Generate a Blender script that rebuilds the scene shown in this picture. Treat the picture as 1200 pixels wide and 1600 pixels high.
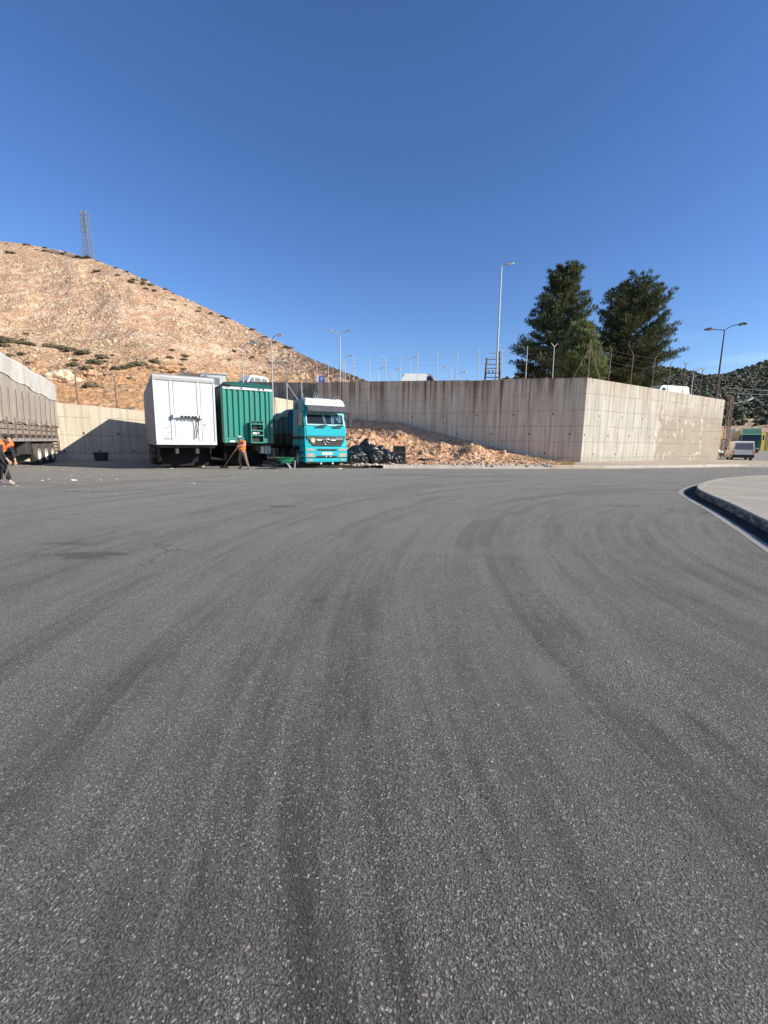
import bpy, bmesh, math, random
import numpy as np
from mathutils import Vector, Matrix, noise
R = math.radians
random.seed(7)
for o in list(bpy.data.objects): bpy.data.objects.remove(o)
SC = bpy.context.scene
COL = SC.collection

# ------------------------------------------------------------------ camera, sky, sun, exposure
CF, CH, CYH, CROLL = 680.0, 1.5, 691.0, R(0.7)
TH = math.atan((800 - CYH) / CF)
_f = Vector((0, math.cos(TH), -math.sin(TH))); _r0 = Vector((1, 0, 0)); _u0 = _r0.cross(_f)
CR = _r0 * math.cos(CROLL) + _u0 * math.sin(CROLL)
CU = _u0 * math.cos(CROLL) - _r0 * math.sin(CROLL)
CW = _f
cam = bpy.data.cameras.new('camera'); cob = bpy.data.objects.new('camera', cam); COL.objects.link(cob)
cam.sensor_fit = 'HORIZONTAL'; cam.sensor_width = 36; cam.lens = CF / 1200 * 36
cam.clip_start = 0.05; cam.clip_end = 6000
m = Matrix((CR, CU, -CW)).transposed().to_4x4(); m.translation = (0, 0, CH); cob.matrix_world = m
SC.camera = cob
SC.render.resolution_x = 768; SC.render.resolution_y = 1024

def at(px, py, Y):
    d = CR * ((px - 600) / CF) - CU * ((py - 800) / CF) + CW
    return Vector((0, 0, CH)) + d * (Y / d.y)
def G(px, py, h=0.0):
    d = CR * ((px - 600) / CF) - CU * ((py - 800) / CF) + CW
    return Vector((0, 0, CH)) + d * ((h - CH) / d.z)

SUN_EL, SUN_AZ = R(27), math.atan2(math.cos(R(18)), -math.sin(R(18)))      # azimuth measured clockwise from +Y
W = bpy.data.worlds.new('World'); SC.world = W; W.use_nodes = True
nt = W.node_tree; nt.nodes.clear()
sky = nt.nodes.new('ShaderNodeTexSky'); sky.sky_type = 'NISHITA'; sky.sun_disc = False
sky.sun_elevation = SUN_EL; sky.sun_rotation = SUN_AZ
sky.altitude = 900; sky.air_density = 1.0; sky.dust_density = 0.25; sky.ozone_density = 4.0
bg = nt.nodes.new('ShaderNodeBackground'); bg.inputs[1].default_value = 0.105
wo = nt.nodes.new('ShaderNodeOutputWorld')
# thin cirrus wisps, part of the sky dome (direction based)
tc = nt.nodes.new('ShaderNodeTexCoord')
mp = nt.nodes.new('ShaderNodeMapping'); mp.inputs['Scale'].default_value = (3.0, 3.0, 17.0); mp.inputs['Rotation'].default_value = (0, R(14), 0)
nz = nt.nodes.new('ShaderNodeTexNoise'); nz.inputs['Scale'].default_value = 1.3; nz.inputs['Detail'].default_value = 6; nz.inputs['Distortion'].default_value = .6
rp = nt.nodes.new('ShaderNodeValToRGB'); rp.color_ramp.elements[0].position = .52; rp.color_ramp.elements[1].position = .82
rp.color_ramp.elements[1].color = (.30, .30, .30, 1)
sp = nt.nodes.new('ShaderNodeSeparateXYZ')
m1 = nt.nodes.new('ShaderNodeMapRange'); m1.inputs[1].default_value = .06; m1.inputs[2].default_value = .24; m1.inputs[3].default_value = 1.0; m1.inputs[4].default_value = 0.0
m2 = nt.nodes.new('ShaderNodeMapRange'); m2.inputs[1].default_value = .35; m2.inputs[2].default_value = .6
mm = nt.nodes.new('ShaderNodeMath'); mm.operation = 'MULTIPLY'; mm2 = nt.nodes.new('ShaderNodeMath'); mm2.operation = 'MULTIPLY'
mx = nt.nodes.new('ShaderNodeMix'); mx.data_type = 'RGBA'; mx.inputs[7].default_value = (9, 9.6, 10.5, 1)
L = nt.links.new
L(tc.outputs['Generated'], mp.inputs[0]); L(mp.outputs[0], nz.inputs['Vector']); L(nz.outputs[0], rp.inputs[0])
L(tc.outputs['Generated'], sp.inputs[0]); L(sp.outputs[2], m1.inputs[0]); L(sp.outputs[0], m2.inputs[0])
L(m1.outputs[0], mm.inputs[0]); L(m2.outputs[0], mm.inputs[1]); L(mm.outputs[0], mm2.inputs[0]); L(rp.outputs[0], mm2.inputs[1])
hs = nt.nodes.new('ShaderNodeHueSaturation'); hs.inputs['Saturation'].default_value = 1.13; hs.inputs['Value'].default_value = 1.0; hs.inputs['Hue'].default_value = .509
L(sky.outputs[0], hs.inputs['Color'])
L(mm2.outputs[0], mx.inputs[0]); L(hs.outputs[0], mx.inputs[6]); L(mx.outputs[2], bg.inputs[0]); L(bg.outputs[0], wo.inputs[0])

sd = bpy.data.lights.new('sun', 'SUN'); sd.energy = 4.4; sd.angle = R(.5); sd.color = (1, .925, .79)
so = bpy.data.objects.new('sun', sd); COL.objects.link(so)
SUNV = Vector((math.sin(SUN_AZ) * math.cos(SUN_EL), math.cos(SUN_AZ) * math.cos(SUN_EL), math.sin(SUN_EL)))
so.rotation_euler = SUNV.to_track_quat('Z', 'Y').to_euler(); so.location = (60, -20, 60)
vs = SC.view_settings; vs.view_transform = 'Standard'; vs.look = 'None'; vs.gamma = 1; vs.exposure = 0.75; vs.use_curve_mapping = False
SC.render.engine = 'CYCLES'

# ------------------------------------------------------------------ node helpers
class NT:
    def __init__(s, name):
        s.m = bpy.data.materials.new(name); s.m.use_nodes = True; s.t = s.m.node_tree
        s.b = s.t.nodes['Principled BSDF']; s.L = s.t.links.new
    def n(s, t, **k):
        x = s.t.nodes.new('ShaderNode' + t)
        for a, v in k.items(): setattr(x, a, v)
        return x
    def put(s, sock, v):
        if isinstance(v, bpy.types.NodeSocket): s.L(v, sock)
        elif v is not None:
            if isinstance(v, (tuple, list)) and len(v) == 3 and sock.type == 'RGBA': v = (*v, 1)
            sock.default_value = v
    def obj(s): return s.n('TexCoord').outputs['Object']
    def uv(s): return s.n('TexCoord').outputs['UV']
    def map(s, v, sc=(1, 1, 1), loc=(0, 0, 0), rot=(0, 0, 0)):
        x = s.n('Mapping'); s.put(x.inputs[0], v); x.inputs['Scale'].default_value = sc; x.inputs['Location'].default_value = loc; x.inputs['Rotation'].default_value = rot
        return x.outputs[0]
    def noise(s, v, sc, det=4, rough=.55, dist=0):
        x = s.n('TexNoise'); s.put(x.inputs['Vector'], v); x.inputs['Scale'].default_value = sc; x.inputs['Detail'].default_value = det
        x.inputs['Roughness'].default_value = rough; x.inputs['Distortion'].default_value = dist; return x.outputs[0]
    def vor(s, v, sc, feat='F1', rnd=1):
        x = s.n('TexVoronoi', feature=feat); s.put(x.inputs['Vector'], v); x.inputs['Scale'].default_value = sc; x.inputs['Randomness'].default_value = rnd; return x
    def mr(s, v, a, b, c=0., d=1., smooth=False):
        x = s.n('MapRange'); s.put(x.inputs[0], v)
        if smooth: x.interpolation_type = 'SMOOTHSTEP'
        for i, q in enumerate((a, b, c, d)): s.put(x.inputs[i + 1], q)
        return x.outputs[0]
    def ma(s, op, a, b=None, c=None):
        x = s.n('Math', operation=op); s.put(x.inputs[0], a)
        if b is not None: s.put(x.inputs[1], b)
        if c is not None: s.put(x.inputs[2], c)
        return x.outputs[0]
    def mix(s, f, a, b, mode='MIX'):
        x = s.n('Mix', data_type='RGBA', blend_type=mode); s.put(x.inputs[0], f); s.put(x.inputs[6], a); s.put(x.inputs[7], b); return x.outputs[2]
    def sep(s, v):
        x = s.n('SeparateXYZ'); s.put(x.inputs[0], v); return x.outputs
    def comb(s, a, b, c=0.):
        x = s.n('CombineXYZ'); s.put(x.inputs[0], a); s.put(x.inputs[1], b); s.put(x.inputs[2], c); return x.outputs[0]
    def ramp(s, v, stops):
        x = s.n('ValToRGB'); s.put(x.inputs[0], v); e = x.color_ramp.elements
        while len(e) < len(stops): e.new(.5)
        for i, (p, c) in enumerate(stops): e[i].position = p; e[i].color = (*c, 1) if len(c) == 3 else c
        return x.outputs[0]
    def bump(s, h, st=.5, d=.02, nrm=None):
        x = s.n('Bump'); s.put(x.inputs['Height'], h); x.inputs['Strength'].default_value = st; x.inputs['Distance'].default_value = d
        if nrm: s.put(x.inputs['Normal'], nrm)
        return x.outputs[0]
    def out(s, col=None, rough=None, metal=None, nrm=None, spec=None):
        if col is not None: s.put(s.b.inputs['Base Color'], col)
        if rough is not None: s.put(s.b.inputs['Roughness'], rough)
        if metal is not None: s.put(s.b.inputs['Metallic'], metal)
        if nrm is not None: s.put(s.b.inputs['Normal'], nrm)
        if spec is not None: s.put(s.b.inputs['Specular IOR Level'], spec)
        return s.m

def paint(name, c, rough=.45, metal=0, dirt=(.16, .13, .10), amt=.35, sc=3., bump=.15, bsc=25., spec=.5, streak=False):
    t = NT(name); o = t.obj()
    v = t.map(o, (1, 1, .18)) if streak else o
    f = t.mr(t.noise(v, sc, 6, .62), .42, .78, 0, amt)
    g = t.mr(t.noise(o, sc * 9, 4), .3, .8, .86, 1.1)
    col = t.mix(f, c, dirt); col = t.mix(1., col, t.comb(g, g, g), 'MULTIPLY')
    return t.out(col, t.mr(t.noise(o, sc * 2, 3), .3, .7, rough * .85, min(1, rough * 1.25)), metal, t.bump(t.noise(o, bsc, 4), bump, .01), spec)

# ------------------------------------------------------------------ mesh helpers
class MB:
    def __init__(s): s.v = []; s.f = []; s.m = []; s.s = []
    def add(s, vs, fs, m=0, sm=False):
        k = len(s.v); s.v += [tuple(p) for p in vs]
        for f in fs: s.f.append([i + k for i in f]); s.m.append(m); s.s.append(sm)
        return s
    def hexa(s, p, m=0):   # p: 4 bottom ccw, 4 top
        return s.add(p, [(3, 2, 1, 0), (4, 5, 6, 7), (0, 1, 5, 4), (1, 2, 6, 5), (2, 3, 7, 6), (3, 0, 4, 7)], m)
    def box(s, x0, x1, y0, y1, z0, z1, m=0):
        return s.hexa([(x0, y0, z0), (x1, y0, z0), (x1, y1, z0), (x0, y1, z0), (x0, y0, z1), (x1, y0, z1), (x1, y1, z1), (x0, y1, z1)], m)
    def quad(s, a, b, c, d, m=0): return s.add([a, b, c, d], [(0, 1, 2, 3)], m)
    def tube(s, p, q, r0, r1=None, n=8, m=0, caps=True):
        r1 = r0 if r1 is None else r1; p = Vector(p); q = Vector(q); d = (q - p).normalized()
        a = d.orthogonal().normalized(); b = d.cross(a); vs = []
        for c, r in ((p, r0), (q, r1)):
            for i in range(n):
                t = 2 * math.pi * i / n; vs.append(c + (a * math.cos(t) + b * math.sin(t)) * r)
        s.add(vs, [(i, (i + 1) % n, n + (i + 1) % n, n + i) for i in range(n)], m, True)
        if caps: s.add(vs, [tuple(range(n))[::-1], tuple(range(n, 2 * n))], m)
        return s
    def path(s, pts, r, n=6, m=0, taper=1.):
        for i in range(len(pts) - 1):
            a = r * (1 + (taper - 1) * i / max(1, len(pts) - 1)); b = r * (1 + (taper - 1) * (i + 1) / max(1, len(pts) - 1))
            s.tube(pts[i], pts[i + 1], a, b, n, m)
        return s
    def prism(s, prof, x0, x1, m=0, inset=None, sm=False):   # prof (y,z) extruded along x; inset(y,z) pulls sides in
        n = len(prof); g = inset or (lambda y, z: 0)
        vs = [(x0 + g(y, z), y, z) for y, z in prof] + [(x1 - g(y, z), y, z) for y, z in prof]
        s.add(vs, [tuple(range(n))[::-1], tuple(range(n, 2 * n))], m)
        s.add(vs, [(i, (i + 1) % n, n + (i + 1) % n, n + i) for i in range(n)], m, sm)
        return s
    def lathe(s, prof, c, axis='x', n=24, m=0, sm=True):    # prof (r, h) along axis
        vs = []; k = len(prof)
        for r, h in prof:
            for i in range(n):
                t = 2 * math.pi * i / n; a, b = r * math.cos(t), r * math.sin(t)
                p = {'x': (h, a, b), 'y': (a, h, b), 'z': (a, b, h)}[axis]
                vs.append((c[0] + p[0], c[1] + p[1], c[2] + p[2]))
        return s.add(vs, [(j * n + i, j * n + (i + 1) % n, (j + 1) * n + (i + 1) % n, (j + 1) * n + i) for j in range(k - 1) for i in range(n)], m, sm)
    def blob(s, c, r, seed=0, sub=2, amp=.25, fr=1.4, m=0, sm=True, flat=None, sharp=0):
        vs, fs = ICO[sub]; out = []; off = Vector((seed * 7.3, seed * 3.1, -seed * 5.7))
        for v in vs:
            k = 1 + amp * noise.noise(v * fr + off) * 1.6 + amp * .5 * noise.noise(v * fr * 2.7 + off)
            p = Vector((v.x * r[0] * k, v.y * r[1] * k, v.z * r[2] * k))
            if flat is not None and p.z < flat: p.z = flat + (p.z - flat) * .1
            out.append((c[0] + p.x, c[1] + p.y, c[2] + p.z))
        return s.add(out, fs, m, sm)
    def build(s, name, mats, parent=None, bevel=0, seg=2, loc=None, uv=None):
        me = bpy.data.meshes.new(name); me.from_pydata(s.v, [], s.f)
        for q in (mats if isinstance(mats, (list, tuple)) else [mats]): me.materials.append(q)
        me.polygons.foreach_set('material_index', s.m); me.polygons.foreach_set('use_smooth', s.s)
        if uv:
            ul = me.uv_layers.new(name='UVMap')
            for l in me.loops: ul.data[l.index].uv = uv(me.vertices[l.vertex_index].co)
        me.update(); me.validate()
        o = bpy.data.objects.new(name, me); COL.objects.link(o)
        if parent: o.parent = parent
        if loc: o.location = loc
        if bevel:
            b = o.modifiers.new('bevel', 'BEVEL'); b.width = bevel; b.segments = seg; b.limit_method = 'ANGLE'; b.angle_limit = R(35)
        return o
ICO = {}
for _s in (0, 1, 2, 3, 4):
    _b = bmesh.new(); bmesh.ops.create_icosphere(_b, subdivisions=_s + 1 if _s else 1, radius=1)
    ICO[_s] = ([v.co.copy() for v in _b.verts], [tuple(v.index for v in f.verts) for f in _b.faces]); _b.free()

def tag(o, label=None, cat=None, group=None, kind=None):
    if label: o['label'] = label
    if cat: o['category'] = cat
    if group: o['group'] = group
    if kind: o['kind'] = kind
    return o
def thing(name, label, cat, loc=(0, 0, 0), rz=0, group=None):
    o = bpy.data.objects.new(name, None); COL.objects.link(o); o.location = loc; o.rotation_euler = (0, 0, rz)
    o.empty_display_size = .3
    return tag(o, label, cat, group)
def struct(o): o['kind'] = 'structure'; return o
def dup(root, loc, rz, label=None, group=None, scale=None):
    def cp(o, par):
        c = o.copy(); COL.objects.link(c)
        if par: c.parent = par
        for ch in o.children: cp(ch, c)
        return c
    r = cp(root, None); r.location = loc; r.rotation_euler = (0, 0, rz)
    if scale: r.scale = scale
    if label: r['label'] = label
    if group: r['group'] = group
    return r
def text_mesh(name, s, size, mat, parent, loc, rot, ext=.004):
    cu = bpy.data.curves.new(name, 'FONT'); cu.body = s; cu.size = size; cu.extrude = ext; cu.align_x = 'CENTER'
    t = bpy.data.objects.new(name + '_src', cu); COL.objects.link(t)
    me = bpy.data.meshes.new_from_object(t.evaluated_get(bpy.context.evaluated_depsgraph_get()))
    bpy.data.objects.remove(t)
    me.materials.clear(); me.materials.append(mat)
    o = bpy.data.objects.new(name, me); COL.objects.link(o); o.parent = parent; o.location = loc; o.rotation_euler = rot
    return o
def fbm(x, y, z=0., o=4):
    return noise.fractal(Vector((x, y, z)), 1.0, 2.1, o)
def interp(x, xs, ys): return float(np.interp(x, xs, ys))

# ------------------------------------------------------------------ setting materials
def mat_asphalt():
    t = NT('asphalt'); o = t.obj(); s = t.sep(o)
    dx = t.ma('SUBTRACT', s[0], 13.); dy = t.ma('SUBTRACT', s[1], 3.5)
    r = t.ma('SQRT', t.ma('ADD', t.ma('MULTIPLY', dx, dx), t.ma('MULTIPLY', dy, dy)))
    a = t.ma('ARCTAN2', dx, t.ma('MULTIPLY', dy, -1.))
    pol = t.comb(t.ma('MULTIPLY', r, 1.5), t.ma('MULTIPLY', a, 1.6))
    tw = t.n('TexNoise'); t.put(tw.inputs['Vector'], o); tw.inputs['Scale'].default_value = .28; tw.inputs['Detail'].default_value = 5
    tws = t.n('VectorMath', operation='SCALE'); t.L(tw.outputs['Color'], tws.inputs[0]); tws.inputs['Scale'].default_value = 1.5
    twa = t.n('VectorMath', operation='ADD'); t.L(pol, twa.inputs[0]); t.L(tws.outputs[0], twa.inputs[1])
    trk = t.noise(twa.outputs[0], 1.0, 7, .68, .5)
    pol2 = t.comb(t.ma('MULTIPLY', r, 6.), t.ma('MULTIPLY', a, 2.4))
    trk2 = t.noise(pol2, 1.0, 7, .72, .5)
    big = t.noise(o, .22, 5, .6, .4)
    base = t.mix(t.mr(trk, .38, .60), (.066, .061, .049), (.205, .190, .157))
    base = t.mix(t.mr(trk2, .42, .62, 0, .75), base, (.225, .212, .178))
    base = t.mix(t.mr(big, .45, .75, 0, .35), base, (.20, .170, .135))
    # brownish dust towards the lorry park
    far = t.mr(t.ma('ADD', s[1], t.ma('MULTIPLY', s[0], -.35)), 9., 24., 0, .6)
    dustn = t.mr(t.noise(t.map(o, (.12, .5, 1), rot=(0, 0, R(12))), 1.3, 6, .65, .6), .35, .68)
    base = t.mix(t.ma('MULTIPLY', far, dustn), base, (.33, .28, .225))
    farg = t.mr(s[1], 1.8, 9., 0, .6)  # paler with distance: brightening at grazing view put into the colour
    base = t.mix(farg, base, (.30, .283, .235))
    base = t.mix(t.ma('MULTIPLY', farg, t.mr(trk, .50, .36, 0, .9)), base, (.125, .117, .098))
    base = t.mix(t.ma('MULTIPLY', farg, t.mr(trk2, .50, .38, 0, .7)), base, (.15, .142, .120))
    cn = t.n('TexNoise'); t.put(cn.inputs['Vector'], o); cn.inputs['Scale'].default_value = 1.3; cn.inputs['Detail'].default_value = 6
    cs_ = t.n('VectorMath', operation='SCALE'); t.L(cn.outputs['Color'], cs_.inputs[0]); cs_.inputs['Scale'].default_value = 1.1
    ca = t.n('VectorMath', operation='ADD'); t.L(o, ca.inputs[0]); t.L(cs_.outputs[0], ca.inputs[1])
    ck = t.vor(ca.outputs[0], .33, 'DISTANCE_TO_EDGE').outputs['Distance']
    ckm = t.ma('MULTIPLY', t.mr(ck, .0012, .0042, 1, 0), t.mr(t.noise(o, .45, 3), .50, .60, 0, .8))
    base = t.mix(ckm, base, (.022, .020, .017))
    bl_ = t.ma('MULTIPLY', t.mr(t.noise(t.map(o, (.6, 1.3, 1), (4, 1, 0), (0, 0, R(10))), .95, 8, .72, .5), .60, .66, 0, .6), t.mr(s[1], 5., 14., .25, 1))
    base = t.mix(bl_, base, (.058, .050, .040))
    # aggregate
    expo = t.mr(t.ma('ADD', t.ma('MULTIPLY', t.noise(o, .8, 6, .7, .8), .65), t.ma('MULTIPLY', trk2, .35)), .42, .58)
    nv = t.n('TexNoise'); t.put(nv.inputs['Vector'], o); nv.inputs['Scale'].default_value = 45.; nv.inputs['Detail'].default_value = 3
    va = t.n('VectorMath', operation='SCALE'); t.L(nv.outputs['Color'], va.inputs[0]); va.inputs['Scale'].default_value = .022
    vb = t.n('VectorMath', operation='ADD'); t.L(o, vb.inputs[0]); t.L(va.outputs[0], vb.inputs[1]); od = vb.outputs[0]
    v1 = t.vor(od, 125.); v2 = t.vor(od, 66.); v3 = t.vor(od, 34.)
    r1 = t.sep(v1.outputs['Color'])[0]; r2 = t.sep(v2.outputs['Color'])[1]; r3 = t.sep(v3.outputs['Color'])[2]
    p1 = t.ma('MULTIPLY', t.mr(r1, t.mr(expo, 0, 1, .93, .50), .96), t.mr(v1.outputs['Distance'], .25, .6, 1, 0))
    p2 = t.ma('MULTIPLY', t.mr(r2, t.mr(expo, 0, 1, .985, .74), .99), t.mr(v2.outputs['Distance'], .2, .45, 1, 0))
    p3 = t.ma('MULTIPLY', t.mr(r3, t.mr(expo, 0, 1, .996, .975), .999), t.mr(v3.outputs['Distance'], .12, .42, 1, 0))
    grit = t.mr(t.noise(o, 190., 3, .75), .3, .7, .38, 1.6)
    dk = t.mr(v1.outputs['Distance'], .25, .7, 1.15, .5)
    base = t.mix(1., base, t.comb(grit, grit, grit), 'MULTIPLY')
    base = t.mix(1., base, t.comb(dk, dk, dk), 'MULTIPLY')
    pit = t.mr(t.noise(o, 62., 3, .6), .33, .43, .30, 1.); base = t.mix(1., base, t.comb(pit, pit, pit), 'MULTIPLY')
    stone = t.mix(t.sep(v1.outputs['Color'])[1], (.72, .67, .56), (.42, .39, .33))
    stone2 = t.mix(t.sep(v2.outputs['Color'])[2], (.74, .68, .56), (.50, .42, .33))
    base = t.mix(t.ma('MULTIPLY', p1, .85), base, stone)
    base = t.mix(t.ma('MULTIPLY', p2, .9), base, stone2)
    base = t.mix(t.ma('MULTIPLY', p3, .95), base, (.60, .53, .41))
    # oil stains
    wob = t.noise(t.map(o, (1, 1.6, 1)), 2.6, 7, .72, .8)
    for (px, py, rx, ry, k) in ((130, 868, .62, .24, .8), (107, 849, .45, .14, .6), (440, 791, .36, .2, .75), (137, 768, 1.2, .18, .7), (60, 757, 1.6, .2, .5), (640, 742, 3.0, .35, .55), (760, 745, 3.5, .3, .45), (300, 752, 3, .3, .4), (497, 938, .09, .06, .6), (215, 765, .9, .2, .4)):
        g = G(px, py)
        q = t.map(o, (1 / rx, 1 / ry, 1), (-g.x / rx, -g.y / ry, 0))
        ln = t.n('VectorMath', operation='LENGTH'); t.L(q, ln.inputs[0])
        f = t.mr(t.ma('ADD', ln.outputs['Value'], t.ma('MULTIPLY', t.ma('SUBTRACT', wob, .5), 3.4)), .55, .95, k, 0)
        base = t.mix(f, base, (.055, .050, .046))
    for (px, py, rx, ry) in ((665, 858, .35, .22), (720, 862, .3, .25), (785, 862, .45, .3), (858, 1050, .12, .3)):
        g = G(px, py); q = t.map(o, (1 / rx, 1 / ry, 1), (-g.x / rx, -g.y / ry, 0))
        ln = t.n('VectorMath', operation='LENGTH'); t.L(q, ln.inputs[0])
        f = t.mr(t.ma('ADD', ln.outputs['Value'], t.ma('MULTIPLY', t.ma('SUBTRACT', wob, .5), 3.2)), .5, 1.2, .5, 0)
        base = t.mix(t.ma('MULTIPLY', f, .7), base, (.22, .225, .22))
    h = t.ma('ADD', t.ma('MULTIPLY', v1.outputs['Distance'], -1.1), t.ma('MULTIPLY', t.noise(o, 150., 4, .8), 1.3))
    h = t.ma('ADD', h, t.ma('MULTIPLY', t.mr(v2.outputs['Distance'], 0, .6, 1, 0), t.mr(expo, 0, 1, .3, 1.2)))
    n1 = t.bump(h, 1., .010); n2 = t.bump(t.noise(o, 5., 4), .35, .02, n1)
    t.b.inputs['Sheen Weight'].default_value = .12; t.b.inputs['Sheen Roughness'].default_value = .5
    return t.out(base, .82, 0, n2, .35)

def mat_concrete(name, base, base2, streak, rust, rustamt, top, patches=0., hole=(2.1, 1.25), plen=50., holes=True, soot=0.):
    t = NT(name); uv = t.uv(); s = t.sep(uv)
    st = t.noise(t.map(uv, (4.2, .16, 1)), 1., 6, .68, .2)
    st2 = t.noise(t.map(uv, (11., .35, 1), (5, 2, 0)), 1., 5, .65)
    bl = t.noise(uv, .55, 6, .62, .4)
    c = t.mix(t.mr(bl, .3, .7), base, base2)
    c = t.mix(t.mr(st, .42, .60, 0, .9), c, streak)
    c = t.mix(t.mr(st2, .5, .8, 0, .4), c, tuple(min(1, x * 1.5) for x in base))
    if patches:
        e = t.ma('ADD', s[0], t.ma('MULTIPLY', t.noise(uv, .8, 5), 6.))
        pm = t.ma('MULTIPLY', t.mr(e, plen, plen + .5), t.mr(t.ma('ADD', s[1], t.ma('MULTIPLY', t.noise(uv, 1.2, 5), 3.)), top + .2, top - 1.2))
        c = t.mix(t.ma('MULTIPLY', pm, .92), c, t.mix(bl, (.27, .22, .165), (.36, .31, .25)))
        w = t.mr(t.noise(t.map(uv, (1, .55, 1), (9, 1, 0)), 1.15, 7, .65, .7), .56, .63)
        c = t.mix(t.ma('MULTIPLY', t.ma('MULTIPLY', w, pm), .6), c, (.68, .64, .55))
    # rust run-down from the top of the wall
    rn = t.noise(t.map(uv, (1.9, .05, 1), (3, 0, 0)), 1., 5, .7)
    dn = t.mr(t.ma('SUBTRACT', top, s[1]), 0, 4.2, 1, 0)
    rf = t.ma('MULTIPLY', t.mr(t.ma('ADD', rn, t.ma('MULTIPLY', dn, .16)), .60, .74), dn)
    c = t.mix(t.ma('MULTIPLY', rf, rustamt), c, rust)
    pp = t.ma('ABSOLUTE', t.ma('SUBTRACT', t.ma('FRACT', t.ma('DIVIDE', t.ma('ADD', s[0], t.ma('MULTIPLY', st2, .12)), 2.3)), .5))
    rl = t.ma('MULTIPLY', t.mr(pp, .012, .045, 1, 0), t.mr(t.ma('SUBTRACT', top, s[1]), .2, 5.0, 1, 0))
    rl = t.ma('MULTIPLY', rl, t.mr(t.noise(t.map(uv, (.43, .02, 1)), 1., 1), .42, .58))
    c = t.mix(t.ma('MULTIPLY', rl, rustamt), c, tuple(x * .6 for x in rust))
    # pour joints
    vj = t.ma('ADD', s[1], t.ma('MULTIPLY', t.noise(t.map(uv, (.3, .02, 1)), 1., 2), .25))
    j = t.ma('ABSOLUTE', t.ma('SUBTRACT', t.ma('FRACT', t.ma('DIVIDE', vj, 1.22)), .5))
    jl = t.ma('MULTIPLY', t.mr(j, .008, .022, 1, 0), t.mr(t.noise(uv, .5, 2), .38, .5, .2, 1.))
    k = t.ma('ABSOLUTE', t.ma('SUBTRACT', t.ma('FRACT', t.ma('DIVIDE', s[0], 2.44)), .5))
    kl = t.ma('MULTIPLY', t.mr(k, .004, .010, 1, 0), t.mr(t.noise(t.map(uv, (.4, .6, 1)), 1., 2), .48, .56, 0, .7))
    jj = t.ma('MAXIMUM', jl, kl)
    c = t.mix(t.ma('MULTIPLY', jj, .6), c, tuple(x * .35 for x in base))
    if holes:
        row = t.ma('FLOOR', t.ma('DIVIDE', s[1], hole[1]))
        fx = t.ma('SUBTRACT', t.ma('FRACT', t.ma('ADD', t.ma('DIVIDE', s[0], hole[0]), t.ma('MULTIPLY', row, .43))), .5)
        fy = t.ma('SUBTRACT', t.ma('FRACT', t.ma('DIVIDE', s[1], hole[1])), .5)
        d = t.ma('SQRT', t.ma('ADD', t.ma('POWER', t.ma('MULTIPLY', fx, hole[0]), 2.), t.ma('POWER', t.ma('MULTIPLY', fy, hole[1]), 2.)))
        hf = t.ma('MULTIPLY', t.mr(d, .05, .085, 1, 0), t.mr(s[1], top - 1.9, top - 2.0, 0, 1))
        c = t.mix(hf, c, (.02, .018, .015))
    if soot: c = t.mix(soot, c, (.10, .085, .075))
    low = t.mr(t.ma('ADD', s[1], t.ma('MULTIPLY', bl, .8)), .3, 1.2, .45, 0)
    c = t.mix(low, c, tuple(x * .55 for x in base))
    f = t.mr(t.noise(uv, 30., 4), .3, .7, .88, 1.1); c = t.mix(1., c, t.comb(f, f, f), 'MULTIPLY')
    h = t.ma('ADD', t.ma('MULTIPLY', t.noise(t.map(uv, (6, 1.5, 1)), 1.5, 5), .5), t.ma('MULTIPLY', jj, -1.2))
    return t.out(c, .9, 0, t.bump(h, .5, .02), .2)

def mat_pave(name, a, b, jl=0.):
    t = NT(name); o = t.obj(); bl = t.noise(o, .5, 6, .65, .5); c = t.mix(t.mr(bl, .3, .7), a, b)
    g = t.mr(t.noise(t.map(o, (1, 1, 1)), 16., 5, .7), .25, .75, .78, 1.18); c = t.mix(1., c, t.comb(g, g, g), 'MULTIPLY')
    c = t.mix(t.mr(t.noise(t.map(o, (.35, 1.6, 1)), 1.2, 5), .55, .72, 0, .4), c, tuple(x * .6 for x in a))
    c = t.mix(t.mr(t.vor(o, 60.).outputs['Distance'], .1, .22, .22, 0), c, (.08, .07, .06))
    return t.out(c, .9, 0, t.bump(t.noise(o, 30., 5), .35, .01), .2)

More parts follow.
